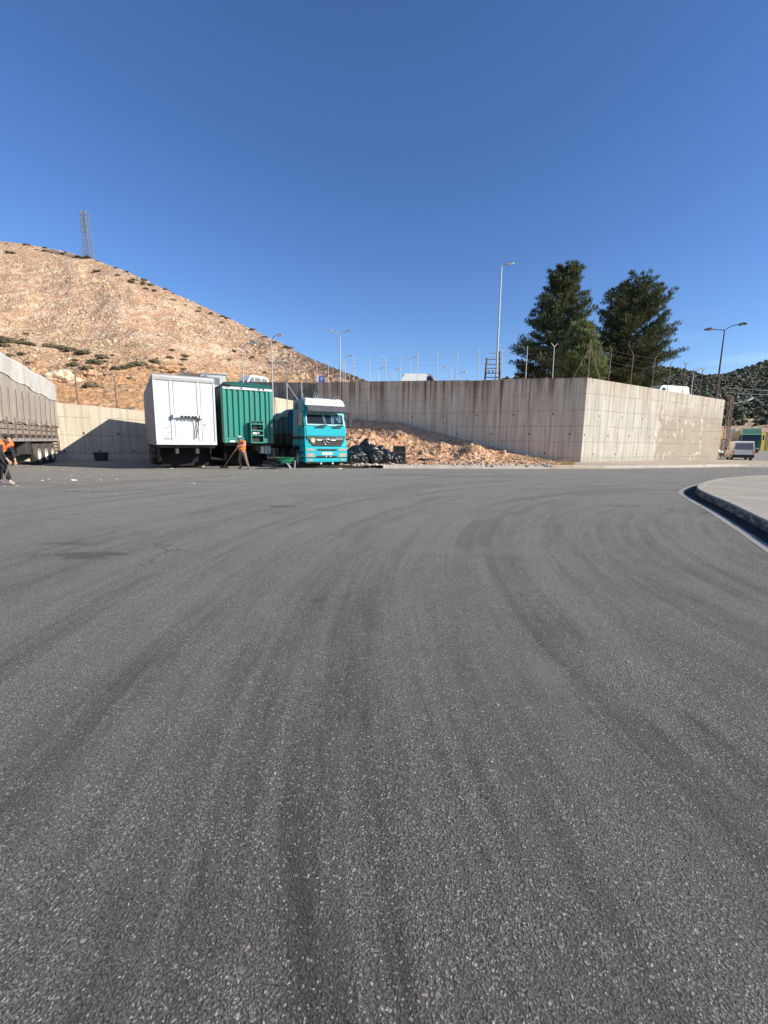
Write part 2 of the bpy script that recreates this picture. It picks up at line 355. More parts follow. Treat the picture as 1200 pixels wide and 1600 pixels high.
def mat_hill():
    t = NT('hill_ground'); o = t.obj(); s = t.sep(o)
    big = t.noise(o, .03, 6, .62, .3); mid = t.noise(o, .13, 6, .7, .3); fine = t.noise(o, .9, 6, .72)
    c = t.ramp(mid, [(.28, (.38, .215, .12)), (.45, (.47, .295, .18)), (.55, (.53, .355, .23)), (.72, (.58, .42, .29))])
    red = t.mr(big, .48, .62, 0, .55); c = t.mix(red, c, (.36, .20, .12))
    low = t.mr(s[2], 8., 34., 1, 0)
    c = t.mix(t.ma('MULTIPLY', low, t.mr(mid, .38, .6)), c, (.52, .27, .12))
    gr = t.ma('MULTIPLY', t.mr(t.noise(t.map(o, (.05, .05, .22)), 1.4, 5, .6), .48, .62, 0, .7), t.mr(s[2], 50., 22., 0, 1))
    c = t.mix(gr, c, (.27, .21, .10))
    # pale limestone scree
    v = t.vor(o, 1.5); v2 = t.vor(o, .6)
    rk = t.ma('MULTIPLY', t.mr(t.sep(v.outputs['Color'])[0], .45, .6, 0, .7), t.mr(v.outputs['Distance'], .3, .55, 1, 0))
    stt = t.noise(t.map(o, (.09, .03, .11), rot=(0, R(38), 0)), 1.6, 7, .72, .5)
    rk2 = t.ma('MULTIPLY', t.mr(t.sep(v2.outputs['Color'])[1], .62, .7), t.mr(v2.outputs['Distance'], .28, .45, 1, 0))
    dens = t.mr(t.noise(t.map(o, (.02, .02, .02)), 1.5, 5, .6, .6), .38, .58, .25, 1)
    dens = t.ma('MULTIPLY', dens, t.mr(s[2], 10., 30., .35, 1))
    c = t.mix(t.ma('MULTIPLY', t.ma('MAXIMUM', rk, rk2), dens), c, t.mix(fine, (.66, .55, .40), (.52, .42, .30)))
    c = t.mix(t.ma('MULTIPLY', t.mr(stt, .51, .58, 0, .55), t.mr(s[2], 14., 30., 0, 1)), c, (.66, .53, .40))
    c = t.mix(t.ma('MULTIPLY', t.mr(stt, .47, .40, 0, .7), t.mr(s[2], 14., 30., 0, 1)), c, (.44, .27, .175))
    dry = t.mr(s[2], 115., 165., 0, .65); c = t.mix(t.ma('MULTIPLY', dry, t.mr(mid, .35, .6)), c, (.46, .34, .19))
    f = t.mr(fine, .28, .72, .62, 1.28); c = t.mix(1., c, t.comb(f, f, f), 'MULTIPLY')
    h = t.ma('ADD', t.ma('MULTIPLY', t.mr(v.outputs['Distance'], 0, .6, 1, 0), .5), t.ma('MULTIPLY', fine, 1.4))
    h = t.ma('ADD', h, t.ma('MULTIPLY', t.mr(v2.outputs['Distance'], 0, .6, 1, 0), 1.))
    return t.out(c, .95, 0, t.bump(h, .7, .45), .1)

def mat_rock(name, a, b, c3, sc=1., bd=.08):
    t = NT(name); o = t.obj(); oi = t.n('ObjectInfo').outputs['Random']
    v = t.vor(o, 2.6 * sc); n = t.noise(o, 1.6 * sc, 6, .65, .4)
    c = t.mix(t.mr(n, .35, .65), a, b); c = t.mix(t.mr(t.sep(v.outputs['Color'])[0], .55, .9, 0, .8), c, c3)
    f = t.mr(t.noise(o, 9. * sc, 5, .7), .28, .72, .65, 1.25); c = t.mix(1., c, t.comb(f, f, f), 'MULTIPLY')
    return t.out(c, .93, 0, t.bump(t.noise(o, 5. * sc, 6, .7), .8, bd), .15)

def mat_foliage(name, a, b, sc=.7):
    t = NT(name); o = t.obj(); n = t.noise(o, sc, 5, .65); n2 = t.noise(o, sc * 9, 3)
    c = t.mix(t.mr(n, .35, .65), a, b); f = t.mr(n2, .3, .7, .6, 1.4); c = t.mix(1., c, t.comb(f, f, f), 'MULTIPLY')
    m = t.out(c, .65, 0, None, .3)
    try: t.b.inputs['Subsurface Weight'].default_value = 0
    except Exception: pass
    tr = t.n('BsdfTranslucent'); t.L(c, tr.inputs[0]); ms = t.n('MixShader'); ms.inputs[0].default_value = .22
    ou = t.t.nodes['Material Output']; t.L(t.b.outputs[0], ms.inputs[1]); t.L(tr.outputs[0], ms.inputs[2]); t.L(ms.outputs[0], ou.inputs[0])
    return m

M = {}
M['asphalt'] = mat_asphalt()
M['pave'] = mat_pave('pavement_concrete', (.33, .295, .235), (.43, .385, .305))
M['kerb'] = mat_pave('kerb_concrete', (.46, .42, .35), (.56, .51, .43))
def mat_kerb_shade():
    t = NT('kerb_painted_shade'); o = t.obj(); s = t.sep(o); bl = t.noise(o, .6, 6, .65, .5); c = t.mix(t.mr(bl, .3, .7), (.36, .32, .26), (.46, .41, .34))
    sc = t.noise(t.map(o, (1.2, 1.2, 5)), 1.6, 6, .7, .6); k = t.ma('MULTIPLY', t.mr(sc, .36, .52, 0, .85), t.mr(t.ma('ADD', s[2], t.ma('MULTIPLY', sc, .06)), .205, .18, 0, 1)); c = t.mix(k, c, (.060, .052, .044))  # patchy dark tone below the top edge: shade of the kerb face painted in
    g = t.mr(t.noise(o, 22., 5, .7), .25, .75, .75, 1.2); c = t.mix(1., c, t.comb(g, g, g), 'MULTIPLY')
    return t.out(c, .9, 0, t.bump(t.noise(o, 18., 5), .5, .012), .2)
M['kerb_shade'] = mat_kerb_shade()
M['kerb_dark'] = mat_pave('sooty_kerb', (.035, .033, .03), (.07, .065, .06))
M['dirt'] = mat_pave('dusty_ground', (.40, .32, .23), (.50, .42, .32))
M['hill'] = mat_hill()
M['rock_orange'] = mat_rock('rock_orange', (.50, .30, .17), (.60, .42, .27), (.42, .22, .11))
M['rock_pale'] = mat_rock('rock_pale', (.62, .48, .33), (.70, .60, .46), (.50, .36, .22))
M['rubble'] = mat_rock('rubble', (.52, .285, .155), (.60, .41, .26), (.40, .205, .11), 1.1, .04)
M['rubble_grey'] = mat_rock('rubble_grey', (.36, .33, .29), (.50, .45, .38), (.24, .21, .18), 2., .02)
M['shrub'] = mat_foliage('shrub_grey_green', (.20, .17, .11), (.13, .12, .075))
M['pine'] = mat_foliage('pine_needles', (.056, .070, .030), (.105, .118, .050), .6)
M['pine_light'] = mat_foliage('pine_needles_young', (.230, .250, .100), (.160, .190, .080), .8)
M['scrub'] = mat_foliage('scrub_oak', (.050, .062, .030), (.105, .098, .055), .06)
M['weed'] = mat_foliage('dry_weed', (.42, .33, .18), (.30, .23, .12), 2.)
M['bark'] = paint('bark', (.12, .085, .06), .9, bump=.6)
M['steel'] = paint('galvanised_steel', (.42, .43, .44), .5, .3, amt=.25)
M['pylonsteel'] = paint('weathered_pylon_steel', (.20, .22, .25), .7)
M['rusty'] = paint('rusty_steel', (.20, .15, .12), .8, .1, (.25, .10, .05), .6, 6)
M['darksteel'] = paint('dark_steel', (.045, .043, .042), .7, 0, (.12, .10, .08), .4)
M['black'] = paint('black_plastic', (.015, .015, .016), .55, 0, (.08, .07, .06), .25)
M['sun_block'] = paint('sun_block_black', (.008, .008, .008), .95, 0, (.02, .018, .015), .3)  # near-black for the added panels that darken the space under the trailers
M['rubber'] = paint('tyre_rubber', (.045, .043, .040), .9, 0, (.20, .17, .14), .65, 4., .4)
M['rim'] = paint('steel_rim', (.62, .60, .54), .5, .2, (.25, .18, .12), .5)
M['white'] = paint('white_paint', (.58, .60, .635), .45, 0, (.42, .37, .30), .42, 1.5, streak=True)
M['whitevan'] = paint('white_car_paint', (.78, .77, .74), .3, 0, (.45, .40, .34), .25)
M['alu'] = paint('aluminium_rail', (.55, .54, .53), .45, .5, (.3, .26, .22), .4)
M['greytarp'] = paint('grey_curtain', (.30, .29, .28), .7, 0, (.18, .15, .12), .5, 2., .3, 6)
M['green'] = paint('green_container_paint', (.010, .245, .19), .5, 0, (.09, .15, .11), .7, 1.8, streak=True)
M['green_dark'] = paint('dark_green_paint', (.012, .11, .085), .5, 0, (.05, .06, .05), .5)
M['turq'] = paint('turquoise_cab_paint', (.006, .42, .50), .28, 0, (.10, .22, .22), .3, 1.6, .03)
M['turq_pale'] = paint('pale_turquoise_paint', (.25, .55, .58), .35, 0, (.3, .35, .35), .3)
M['cabwhite'] = paint('white_roof_fairing', (.82, .82, .82), .35, 0, (.5, .48, .45), .25)
M['visor'] = paint('smoked_visor', (.16, .15, .15), .12, .5, (.4, .38, .36), .3)
M['grille'] = paint('dark_grille', (.030, .026, .024), .45, 0, (.08, .06, .05), .4)
M['chrome'] = paint('chrome', (.75, .75, .75), .18, .95, (.4, .4, .4), .2)
M['orange_lens'] = paint('orange_lens', (.85, .25, .12), .25, 0, (.6, .3, .2), .2)
M['headlamp'] = paint('headlamp_lens', (.62, .55, .42), .12, .5, (.3, .25, .2), .3)
M['plate'] = paint('number_plate', (.82, .72, .70), .5, 0, (.7, .35, .3), .35, 14)
M['bluetarp'] = paint('blue_tarpaulin', (.03, .11, .20), .6, 0, (.05, .06, .08), .5, 2, .5, 5)
M['palecover'] = paint('grey_top_sheet', (.33, .37, .40), .65, 0, (.2, .2, .2), .4, 2, .5, 5)
M['beigetarp'] = paint('taupe_tarpaulin', (.40, .345, .29), .75, 0, (.24, .20, .16), .5, 1.2, .5, 3, streak=True)
M['whitetarp'] = paint('white_tarpaulin', (.56, .54, .50), .65, 0, (.38, .34, .30), .7, 1.2, .5, 4)
M['wood'] = paint('weathered_boards', (.33, .285, .245), .85, 0, (.16, .13, .11), .6, 5, .4)
M['bag'] = paint('black_bin_bag', (.012, .012, .013), .36, 0, (.03, .03, .03), .3, 4, .35, 7)
M['hivis'] = paint('orange_hi_vis', (.95, .17, .03), .7, 0, (.85, .3, .05), .3, 8)
M['reflect'] = paint('reflective_band', (.80, .72, .30), .4, 0, (.6, .5, .3), .2)
M['skin'] = paint('skin', (.42, .24, .16), .6, 0, (.35, .2, .14), .2)
M['blackcloth'] = paint('black_cloth', (.014, .014, .016), .85, 0, (.03, .03, .03), .3)
M['browncloth'] = paint('brown_trousers', (.20, .13, .10), .85, 0, (.12, .08, .06), .4, 5)
M['pinkshirt'] = paint('pink_shirt', (.62, .30, .26), .8)
M['capgrey'] = paint('pale_cap', (.50, .54, .60), .8)
M['hair'] = paint('dark_hair', (.012, .010, .009), .7)
M['yellow'] = paint('yellow_post_paint', (.62, .47, .04), .6, 0, (.3, .2, .05), .4)
M['greypanel'] = paint('grey_panel', (.30, .30, .31), .7)
M['blue_sign'] = paint('blue_sign', (.03, .12, .45), .5)
M['cardboard'] = paint('brown_paper', (.60, .42, .24), .85)
M['paper'] = paint('white_paper', (.85, .83, .78), .8)
M['greentruck'] = paint('green_truck_paint', (.03, .16, .075), .4)
M['greentruck_pale'] = paint('pale_green_fairing', (.20, .42, .27), .4)
def mat_glass(name, c, rough=.06):
    t = NT(name); return t.out(c, rough, 0, t.bump(t.noise(t.obj(), 1.5, 2), .03, .02), .8)
M['glass'] = mat_glass('dark_window_glass', (.02, .023, .027))
M['glass_grey'] = mat_glass('dusty_window_glass', (.16, .165, .16), .2)
def mat_clear():
    t = NT('clear_windscreen'); t.put(t.b.inputs['Base Color'], (.9, .95, .97, 1)); t.b.inputs['Roughness'].default_value = .03
    tr = t.n('BsdfTransparent'); tr.inputs[0].default_value = (.82, .9, .92, 1); ms = t.n('MixShader'); fr = t.n('Fresnel'); fr.inputs[0].default_value = 1.5
    gl = t.n('BsdfGlossy'); gl.inputs['Roughness'].default_value = .03
    t.L(fr.outputs[0], ms.inputs[0]); t.L(tr.outputs[0], ms.inputs[1]); t.L(gl.outputs[0], ms.inputs[2]); t.L(ms.outputs[0], t.t.nodes['Material Output'].inputs[0])
    return t.m
M['clear'] = mat_clear()
M['curtain'] = paint('pale_blue_curtain', (.35, .60, .68), .8, 0, (.15, .3, .4), .3, 4)

# ------------------------------------------------------------------ ground sheets
def gz(y): return max(0., (y - 52) * .022) if y < 150 else 98 * .022
def gz2(y): return gz(y)
mb = MB()
ys = list(np.linspace(-60, 50, 12)) + [52, 60, 75, 95, 120, 150, 300, 900, 3500]
xs = [-3500, -600, -100, -40, 0, 40, 100, 600, 3500]
vs = [(x, y, gz(y)) for y in ys for x in xs]
n = len(xs)
mb.add(vs, [(j * n + i, j * n + i + 1, (j + 1) * n + i + 1, (j + 1) * n + i) for j in range(len(ys) - 1) for i in range(n - 1)])
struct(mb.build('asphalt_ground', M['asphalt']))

def sheet_poly(name, pts, z, mat, skirt=None):
    b = MB(); n = len(pts)
    b.add([(p[0], p[1], z) for p in pts], [tuple(range(n))])
    if skirt is not None:
        b.add([(p[0], p[1], z) for p in pts] + [(p[0], p[1], skirt) for p in pts], [(i, n + i, n + (i + 1) % n, (i + 1) % n) for i in range(n)])
    return b.build(name, mat)
def smooth_line(pts, k=6):
    out = []; P = [pts[0]] + list(pts) + [pts[-1]]
    for i in range(1, len(P) - 2):
        for j in range(k):
            t = j / k; a, b, c, d = (Vector(P[i + q][:2]) for q in (-1, 0, 1, 2))
            out.append(.5 * ((2 * b) + (c - a) * t + (2 * a - 5 * b + 4 * c - d) * t * t + (3 * b - a - 3 * c + d) * t ** 3))
    out.append(Vector(pts[-1][:2])); return out
def offset_line(L_, d):
    out = []
    for i, p in enumerate(L_):
        a = L_[max(0, i - 1)]; b = L_[min(len(L_) - 1, i + 1)]; t = (b - a).normalized()
        out.append(p + Vector((-t.y, t.x)) * d)
    return out
def strip(name, A, B, z, mat, side=None, joint=None):
    b = MB(); n = len(A)
    b.add([(p.x, p.y, z) for p in A] + [(p.x, p.y, z) for p in B], [(i, i + 1, n + i + 1, n + i) for i in range(n - 1)])
    return b.build(name, mat)

# island: its edge seen at right (clockwise from near to far)
isl = smooth_line([(1.6, -2.4), (3.7, 1.6), (5.3, 4.75), (6.77, 7.56), (8.04, 10.05), (9.0, 12.1), (10.1, 14.1), (12.2, 16.5), (14.8, 18.7), (18.3, 20.6), (24, 22.6), (34, 24.2), (50, 25)], 8)
def kerb_run(name, line, h, w, mat, seg=1.0, parent=None, gap=.012, rnd=.006):
    # line: outer foot of the kerb; stones of length seg laid end to end in one run
    b = MB(); acc = 0; pts = [line[0]]
    for i in range(1, len(line)):
        while True:
            d = (line[i] - pts[-1]).length
            if d < seg: break
            pts.append(pts[-1] + (line[i] - pts[-1]).normalized() * seg)
    inn = offset_line(pts, -w)
    for i in range(len(pts) - 1):
        a, c = pts[i], pts[i + 1]; d, e = inn[i + 1], inn[i]; u = (c - a).normalized() * gap
        dz = random.uniform(-rnd, rnd); ob = random.uniform(-rnd, rnd)
        nrm = (a - e).normalized() * ob
        sl = (e - a).normalized() * .03
        A, C, D_, E_ = a + u + nrm, c - u + nrm, d - u, e + u
        b.hexa([(A.x, A.y, -.05), (C.x, C.y, -.05), (D_.x, D_.y, -.05), (E_.x, E_.y, -.05), (A.x + sl.x, A.y + sl.y, h + dz), (C.x + sl.x, C.y + sl.y, h + dz), (D_.x, D_.y, h + dz), (E_.x, E_.y, h + dz)])
    o = b.build(name, mat, parent, bevel=.012)
    return o, inn
ko, inn = kerb_run('island_kerb', isl, .2, .22, M['kerb_shade'], .9, gap=.009, rnd=.005); struct(ko)
inner = offset_line(isl, -.21)
poly = [(p.x, p.y) for p in inner] + [(50, -20), (6, -20)]
struct(sheet_poly('island_pavement', poly, .196, M['pave'], -.02))
struct(strip('gutter_shadow_strip', offset_line(isl, .271), offset_line(isl, -.1), .0045, mat_pave('gutter_shadow_paint', (.022, .019, .015), (.04, .034, .027))))  # dark strip paints the kerb's shadow into the inner gutter
struct(strip('island_gutter', offset_line(isl, .44), offset_line(isl, .27), .005, mat_pave('gutter_concrete', (.27, .255, .23), (.36, .34, .31))))

# far kerb along the wall and its footway
kl = [Vector(G(px, py)[:2]) for px, py in ((597, 731.5), (700, 731.7), (800, 732), (907, 732), (1010, 731), (1085, 730), (1122, 729.3), (1160, 729.0), (1215, 729.5))]
kline = smooth_line([tuple(p) for p in kl], 5)
kr = kline
ko2, _ = kerb_run('wall_kerb', kr, .19, .26, M['kerb'], 1.0, gap=.006, rnd=.01); struct(ko2)
k0 = kl[0]; kdk = [Vector((-7.0, 25.2)), Vector((-3.0, 25.35)), k0 - Vector((.02, 0))]
ko3, _ = kerb_run('sooty_kerb', smooth_line([tuple(p) for p in kdk], 5), .15, .26, M['kerb_dark'], 1.0, gap=.006, rnd=.01); struct(ko3)

# walls: corner, ends
Cn = G(907, 722, .15); WR = G(1122, 718.3, .15)
ztop_c = at(917, 590, Cn.y).z
WLd = Vector((-math.cos(R(29)), math.sin(R(29))))
def wl_at_px(px, py=640):
    d = CR * ((px - 600) / CF) - CU * ((py - 800) / CF) + CW; k = d.x / d.y
    t = (k * Cn.y - Cn.x) / (WLd.x - k * WLd.y); return Vector((Cn.x + WLd.x * t, Cn.y + WLd.y * t))
P492 = wl_at_px(492)
WRv = Vector((at(1127, 670, WR.y).x, WR.y))
ztop_r = at(1133, 625, WR.y).z
top_pts = [(492, 597.5), (600, 595.5), (734, 594.0), (735, 594.8), (830, 591.5), (917, 590)]
def wall_top(px, py):
    p = wl_at_px(px, py); return p, at(px, py, p.y).z
print('corner', Cn, 'top', ztop_c, 'P492', P492, 'WR', WRv, ztop_r)

def wall(name, pts, mat, label, thick=.45, zb=-.2, out=1, capmat=None):
    # pts: list of (Vector2, topz); visible face on the camera side; uv.u runs along in metres
    b = MB(); A = [p for p, z in pts]; nrm = []
    u = [0]
    for i in range(1, len(A)): u.append(u[-1] + (A[i] - A[i - 1]).length)
    back = offset_line(A, thick * out)
    n = len(A)
    vs = [(p.x, p.y, zb) for p in A] + [(p.x, p.y, z) for p, z in pts] + [(q.x, q.y, pts[i][1]) for i, q in enumerate(back)] + [(q.x, q.y, zb) for q in back]
    fs = []
    for i in range(n - 1):
        for k in range(3): fs.append((k * n + i, k * n + i + 1, (k + 1) * n + i + 1, (k + 1) * n + i))
    fs += [(0, n, 2 * n, 3 * n), (n - 1, 2 * n - 1, 3 * n - 1, 4 * n - 1)]
    b.add(vs, fs)
    def uvf(co):
        best = min(range(n), key=lambda i: min((Vector(co[:2]) - A[i]).length, (Vector(co[:2]) - back[i]).length))
        off = thick if (Vector(co[:2]) - back[best]).length < 1e-3 else 0
        return (u[best] + (off if best == n - 1 else 0), co[2] + off * .3)
    o = b.build(name, mat, uv=uvf)
    return tag(o, label, 'wall'), u

TW = ztop_c
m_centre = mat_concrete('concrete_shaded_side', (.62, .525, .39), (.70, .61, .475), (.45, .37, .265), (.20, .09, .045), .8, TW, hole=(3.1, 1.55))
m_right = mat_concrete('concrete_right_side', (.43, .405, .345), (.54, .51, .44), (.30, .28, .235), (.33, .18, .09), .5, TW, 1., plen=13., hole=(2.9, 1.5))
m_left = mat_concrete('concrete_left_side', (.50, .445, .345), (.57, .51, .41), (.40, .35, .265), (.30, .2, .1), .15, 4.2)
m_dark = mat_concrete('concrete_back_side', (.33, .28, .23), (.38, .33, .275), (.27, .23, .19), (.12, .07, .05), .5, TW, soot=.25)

cpts = [wall_top(px, py) for px, py in top_pts]
cpts[-1] = (Vector((Cn.x, Cn.y)), ztop_c)
# densify for uv
def densify(pts, step=2.):
    out = [pts[0]]
    for (a, za), (b, zb) in zip(pts, pts[1:]):
        k = max(1, int((b - a).length / step))
        for i in range(1, k + 1): out.append((a.lerp(b, i / k), za + (zb - za) * i / k))
    return out
cpts = densify(cpts)
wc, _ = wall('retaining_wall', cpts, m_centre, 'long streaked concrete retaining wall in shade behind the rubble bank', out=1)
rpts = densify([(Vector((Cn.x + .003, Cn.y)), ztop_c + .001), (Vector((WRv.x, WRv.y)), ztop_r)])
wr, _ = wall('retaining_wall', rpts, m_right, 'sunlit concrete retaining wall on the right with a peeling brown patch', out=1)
# short return at the far end of right wall
back_dir = Vector((WRv.x, WRv.y)).normalized()
# dark back wall left of the joint
pD0 = at(380, 650, P492.y + 2.2)
dpts = densify([(Vector((pD0.x, pD0.y)), at(392, 596.5, pD0.y).z), (Vector((P492.x - .05, P492.y + .1)), cpts[0][1] - .02)])
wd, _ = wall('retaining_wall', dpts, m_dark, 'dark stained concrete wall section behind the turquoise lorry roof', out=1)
# low sunlit wall at left
lp = []
for px, py, Y in ((-160, 606, 25.), (0, 619, 27.8), (98, 630, 30.3), (160, 635.8, 31.8), (229, 642.5, 33.6), (231, 610, 33.7), (330, 612, 38.5), (422, 619.3, 43.), (474, 629, 47.)):
    p = at(px, py, Y); lp.append((Vector((p.x, p.y)), p.z))
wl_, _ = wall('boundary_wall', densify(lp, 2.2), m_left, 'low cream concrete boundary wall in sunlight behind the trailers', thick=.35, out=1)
b = MB(); A = [p for p, z in lp[:6]]; F_ = offset_line(A, -.3); n = len(A)
b.add([(p.x, p.y, .34) for p in A] + [(q.x, q.y, .34) for q in F_] + [(q.x, q.y, -.05) for q in F_], [(i, n + i, n + i + 1, i + 1) for i in range(n - 1)] + [(n + i, 2 * n + i, 2 * n + i + 1, n + i + 1) for i in range(n - 1)])
o = b.build('plinth', M['kerb']); o.parent = wl_

# footway between kerb and right wall, and dirt verge
kin = offset_line(kline, -.25)
poly = [(p.x, p.y) for p in kin] + [(WRv.x + 6.5, WRv.y - 9), (WRv.x + 1.2, WRv.y + .6), (WRv.x, WRv.y + .3), (Cn.x, Cn.y + .3), (kin[0].x, Cn.y + 2)]
struct(sheet_poly('footway', poly, .15, M['dirt'], -.02))

# upper yard (radial sheet behind the walls)
allp = [(p, z) for p, z in dpts] + [(p, z) for p, z in cpts] + [(p, z) for p, z in rpts]
b = MB(); ks = [.006, .1, .3, .7, 1.4, 3.0]; n = len(allp); ring = []
for k in ks:
    for p, z in allp:
        q = p * (1 + k); ring.append((q.x, q.y, min(z, 6.9) - .55 + .035 * (q - p).length))
b.add(ring, [(j * n + i, j * n + i + 1, (j + 1) * n + i + 1, (j + 1) * n + i) for j in range(len(ks) - 1) for i in range(n - 1)])
e = [ring[j * n + n - 1] for j in range(len(ks))]
b.add(e + [(x, y, 0) for x, y, z in e], [(i, i + 1, len(e) + i + 1, len(e) + i) for i in range(len(e) - 1)])
struct(b.build('upper_yard_ground', M['dirt']))

# ------------------------------------------------------------------ rocky hill at left
rx = [-500, -200, 0, 50, 100, 150, 200, 250, 300, 350, 400, 450, 500, 560, 600, 640]
ry = [380, 372, 377, 383, 392, 406, 425, 448, 470, 494, 517, 542, 565, 590, 603, 618]
def sinterp(x, xs, ys, w=28.):
    return sum(interp(x + k * w, xs, ys) * g for k, g in ((-1.5, .1), (-1, .15), (-.5, .15), (0, .2), (.5, .15), (1, .15), (1.5, .1)))
def hillD(px, y):     # distance as a function of picture row, for a slope that eases back then steepens
    d = sinterp(y, [370, 400, 450, 500, 540, 570, 600, 625, 660], [390, 350, 262, 190, 135, 100, 68, 48, 36.5], 7.)
    return d * sinterp(px, [-500, 0, 230, 420, 640], [.9, .95, 1.05, 1.45, 1.75])
NU, NV = 460, 330
hv = []; RIDGE = []
for i in range(NU):
    px = -500 + 1140 * i / (NU - 1); yr = interp(px, rx, ry)
    yb = sinterp(px, [-500, 228, 300, 420, 640], [662, 655, 640, 622, 622])
    for j in range(NV):
        t = j / (NV - 14)
        if t <= 1:
            y = yb + (yr - yb) * t; p = at(px, y, hillD(px, y)); damp = min(1, (1 - t) * 9 + .15)
        else:
            q = at(px, yr, hillD(px, yr)); k = (j - (NV - 14)) * 5
            p = Vector((q.x, q.y + k, q.z - .045 * k * k * .2 - .1 * k)); damp = .2
        D = p.y; a = min(2.2, D * .011)
        ter = fbm(p.x * .03, p.y * .03, p.z * .05, 4) * a * 1.3
        rk = abs(fbm(p.x * .22, p.y * .22, p.z * .3, 4)) * a * (1.0 if p.z < 22 else .45)
        gul = fbm(p.x * .05 + p.z * .06, p.y * .012, 7, 3) * a * .9 * damp; rk += gul if p.z > 18 else 0
        fz = fbm(p.x * .9, p.y * .9, p.z * .9, 3) * .25
        edge = min(1, t * 14)
        hv.append((p.x, p.y, p.z + (ter * damp + (rk - .3 * a) * min(1, damp + .1) + fz) * edge))
b = MB(); b.add(hv, [(i * NV + j, (i + 1) * NV + j, (i + 1) * NV + j + 1, i * NV + j + 1) for i in range(NU - 1) for j in range(NV - 1)])
struct(b.build('rocky_hill', M['hill']))
from mathutils.bvhtree import BVHTree
HT = BVHTree.FromPolygons([Vector(v) for v in b.v], b.f)
def on_hill(px, py):
    d = (CR * ((px - 600) / CF) - CU * ((py - 800) / CF) + CW).normalized()
    h = HT.ray_cast(Vector((0, 0, CH)), d)
    return h[0]

def rock_into(b, c, s, seed, m=0, sub=1):
    rnd = random.Random(seed); vs, fs = ICO[sub]; off = Vector((rnd.uniform(-99, 99), rnd.uniform(-99, 99), rnd.uniform(-99, 99)))
    sx, sy, sz = s * rnd.uniform(.7, 1.4), s * rnd.uniform(.7, 1.4), s * rnd.uniform(.45, .95); rz = rnd.uniform(0, 6.28); cr, sr = math.cos(rz), math.sin(rz)
    out = []
    for v in vs:
        k = 1 + .55 * noise.noise(v * 1.1 + off) + .25 * noise.noise(v * 2.7 + off)
        x, y, z = v.x * sx * k, v.y * sy * k, v.z * sz * k
        out.append((c[0] + x * cr - y * sr, c[1] + x * sr + y * cr, c[2] + z))
    b.add(out, fs, m)
rnd = random.Random(3)
b = MB(); cnt = 0
while cnt < 9000:
    px = rnd.uniform(-60, 600); py = interp(rnd.random(), [0, .35, .8, 1], [400, 500, 575, 625]) + rnd.gauss(0, 8)
    if noise.noise(Vector((px * .012, py * .03, 3))) + .25 * rnd.random() < -.02: cnt += .2; continue
    if py > 560 and rnd.random() < .6: cnt += .3; continue
    p = on_hill(px, py)
    if p is None: continue
    s = p.y * (.0007 + .0015 * rnd.random() ** 2.5) * (2.2 if rnd.random() < .04 and py > 500 else 1)
    rock_into(b, (p.x, p.y, p.z + s * .1), s, cnt, 0 if rnd.random() < .62 else 1, 0 if s < .35 else 1); cnt += 1
tag(b.build('scree_rocks', [M['rock_pale'], M['rock_orange']]), 'loose pale and orange limestone rocks strewn over the dry hillside', 'rocks', kind='stuff')
for k, (px, py, sx, sz, lab) in enumerate(((92, 596, 2.6, 1.5, 'large smooth tan boulder on the slope above the left trailer'), (53, 583, 1.9, 1.0, 'cracked orange boulder left of the big tan one on the slope'), (255, 580, 2.6, .9, 'flat orange rock outcrop on the slope above the white trailer'), (312, 588, 3.2, 1.0, 'long pale rock ledge above the gap between white and green trailers'), (143, 588, 1.3, .8, 'small broken orange boulder right of the big tan one'))):
    p = on_hill(px, py)
    if p is None: continue
    b = MB(); b.blob((0, 0, 0), (sx, sx * .7, sz), 40 + k, 3, .5, 1.3, sm=False)
    b.blob((sx * .6, -.2, -.2), (sx * .5, sx * .4, sz * .6), 60 + k, 3, .5, 1.6, sm=False)
    tag(b.build('boulder', M['rock_orange'] if k != 0 else M['rock_pale'], loc=(p.x, p.y, p.z + .1)), lab, 'boulder')

def shrub_mesh(seed, leaves=260, r=(1, .8, .6)):
    rn = random.Random(seed); b = MB()
    b.blob((0, 0, r[2] * .25), (r[0] * .72, r[1] * .72, r[2] * .5), seed, 2, .4, 2.2)
    for i in range(leaves):
        th = rn.uniform(0, 6.28); ph = math.acos(rn.uniform(-.1, 1)); k = rn.uniform(.72, 1.05)
        c = Vector((math.sin(ph) * math.cos(th) * r[0] * k, math.sin(ph) * math.sin(th) * r[1] * k, math.cos(ph) * r[2] * k))
        a = Vector((rn.gauss(0, 1), rn.gauss(0, 1), rn.gauss(0, 1))).normalized() * .11; c2 = c + Vector((rn.gauss(0, 1), rn.gauss(0, 1), rn.gauss(0, 1) + .5)).normalized() * .17
        b.add([c - a, c + a, c2], [(0, 1, 2)])
    return b
sh = [shrub_mesh(s) for s in (1, 2, 3)]
sm_ = []
for s in sh:
    o = s.build('hill_shrub', M['shrub']); sm_.append(o.data); bpy.data.objects.remove(o)
spots = []
rs = random.Random(11)
for (x0, y0, x1, y1, nn, s0, s1) in ((0, 535, 250, 600, 20, .5, 1.3), (250, 545, 430, 590, 22, .5, 1.3), (0, 520, 60, 560, 6, 1., 1.8)):
    for i in range(nn): spots.append((rs.uniform(x0, x1), rs.uniform(y0, y1), rs.uniform(s0, s1), 0))
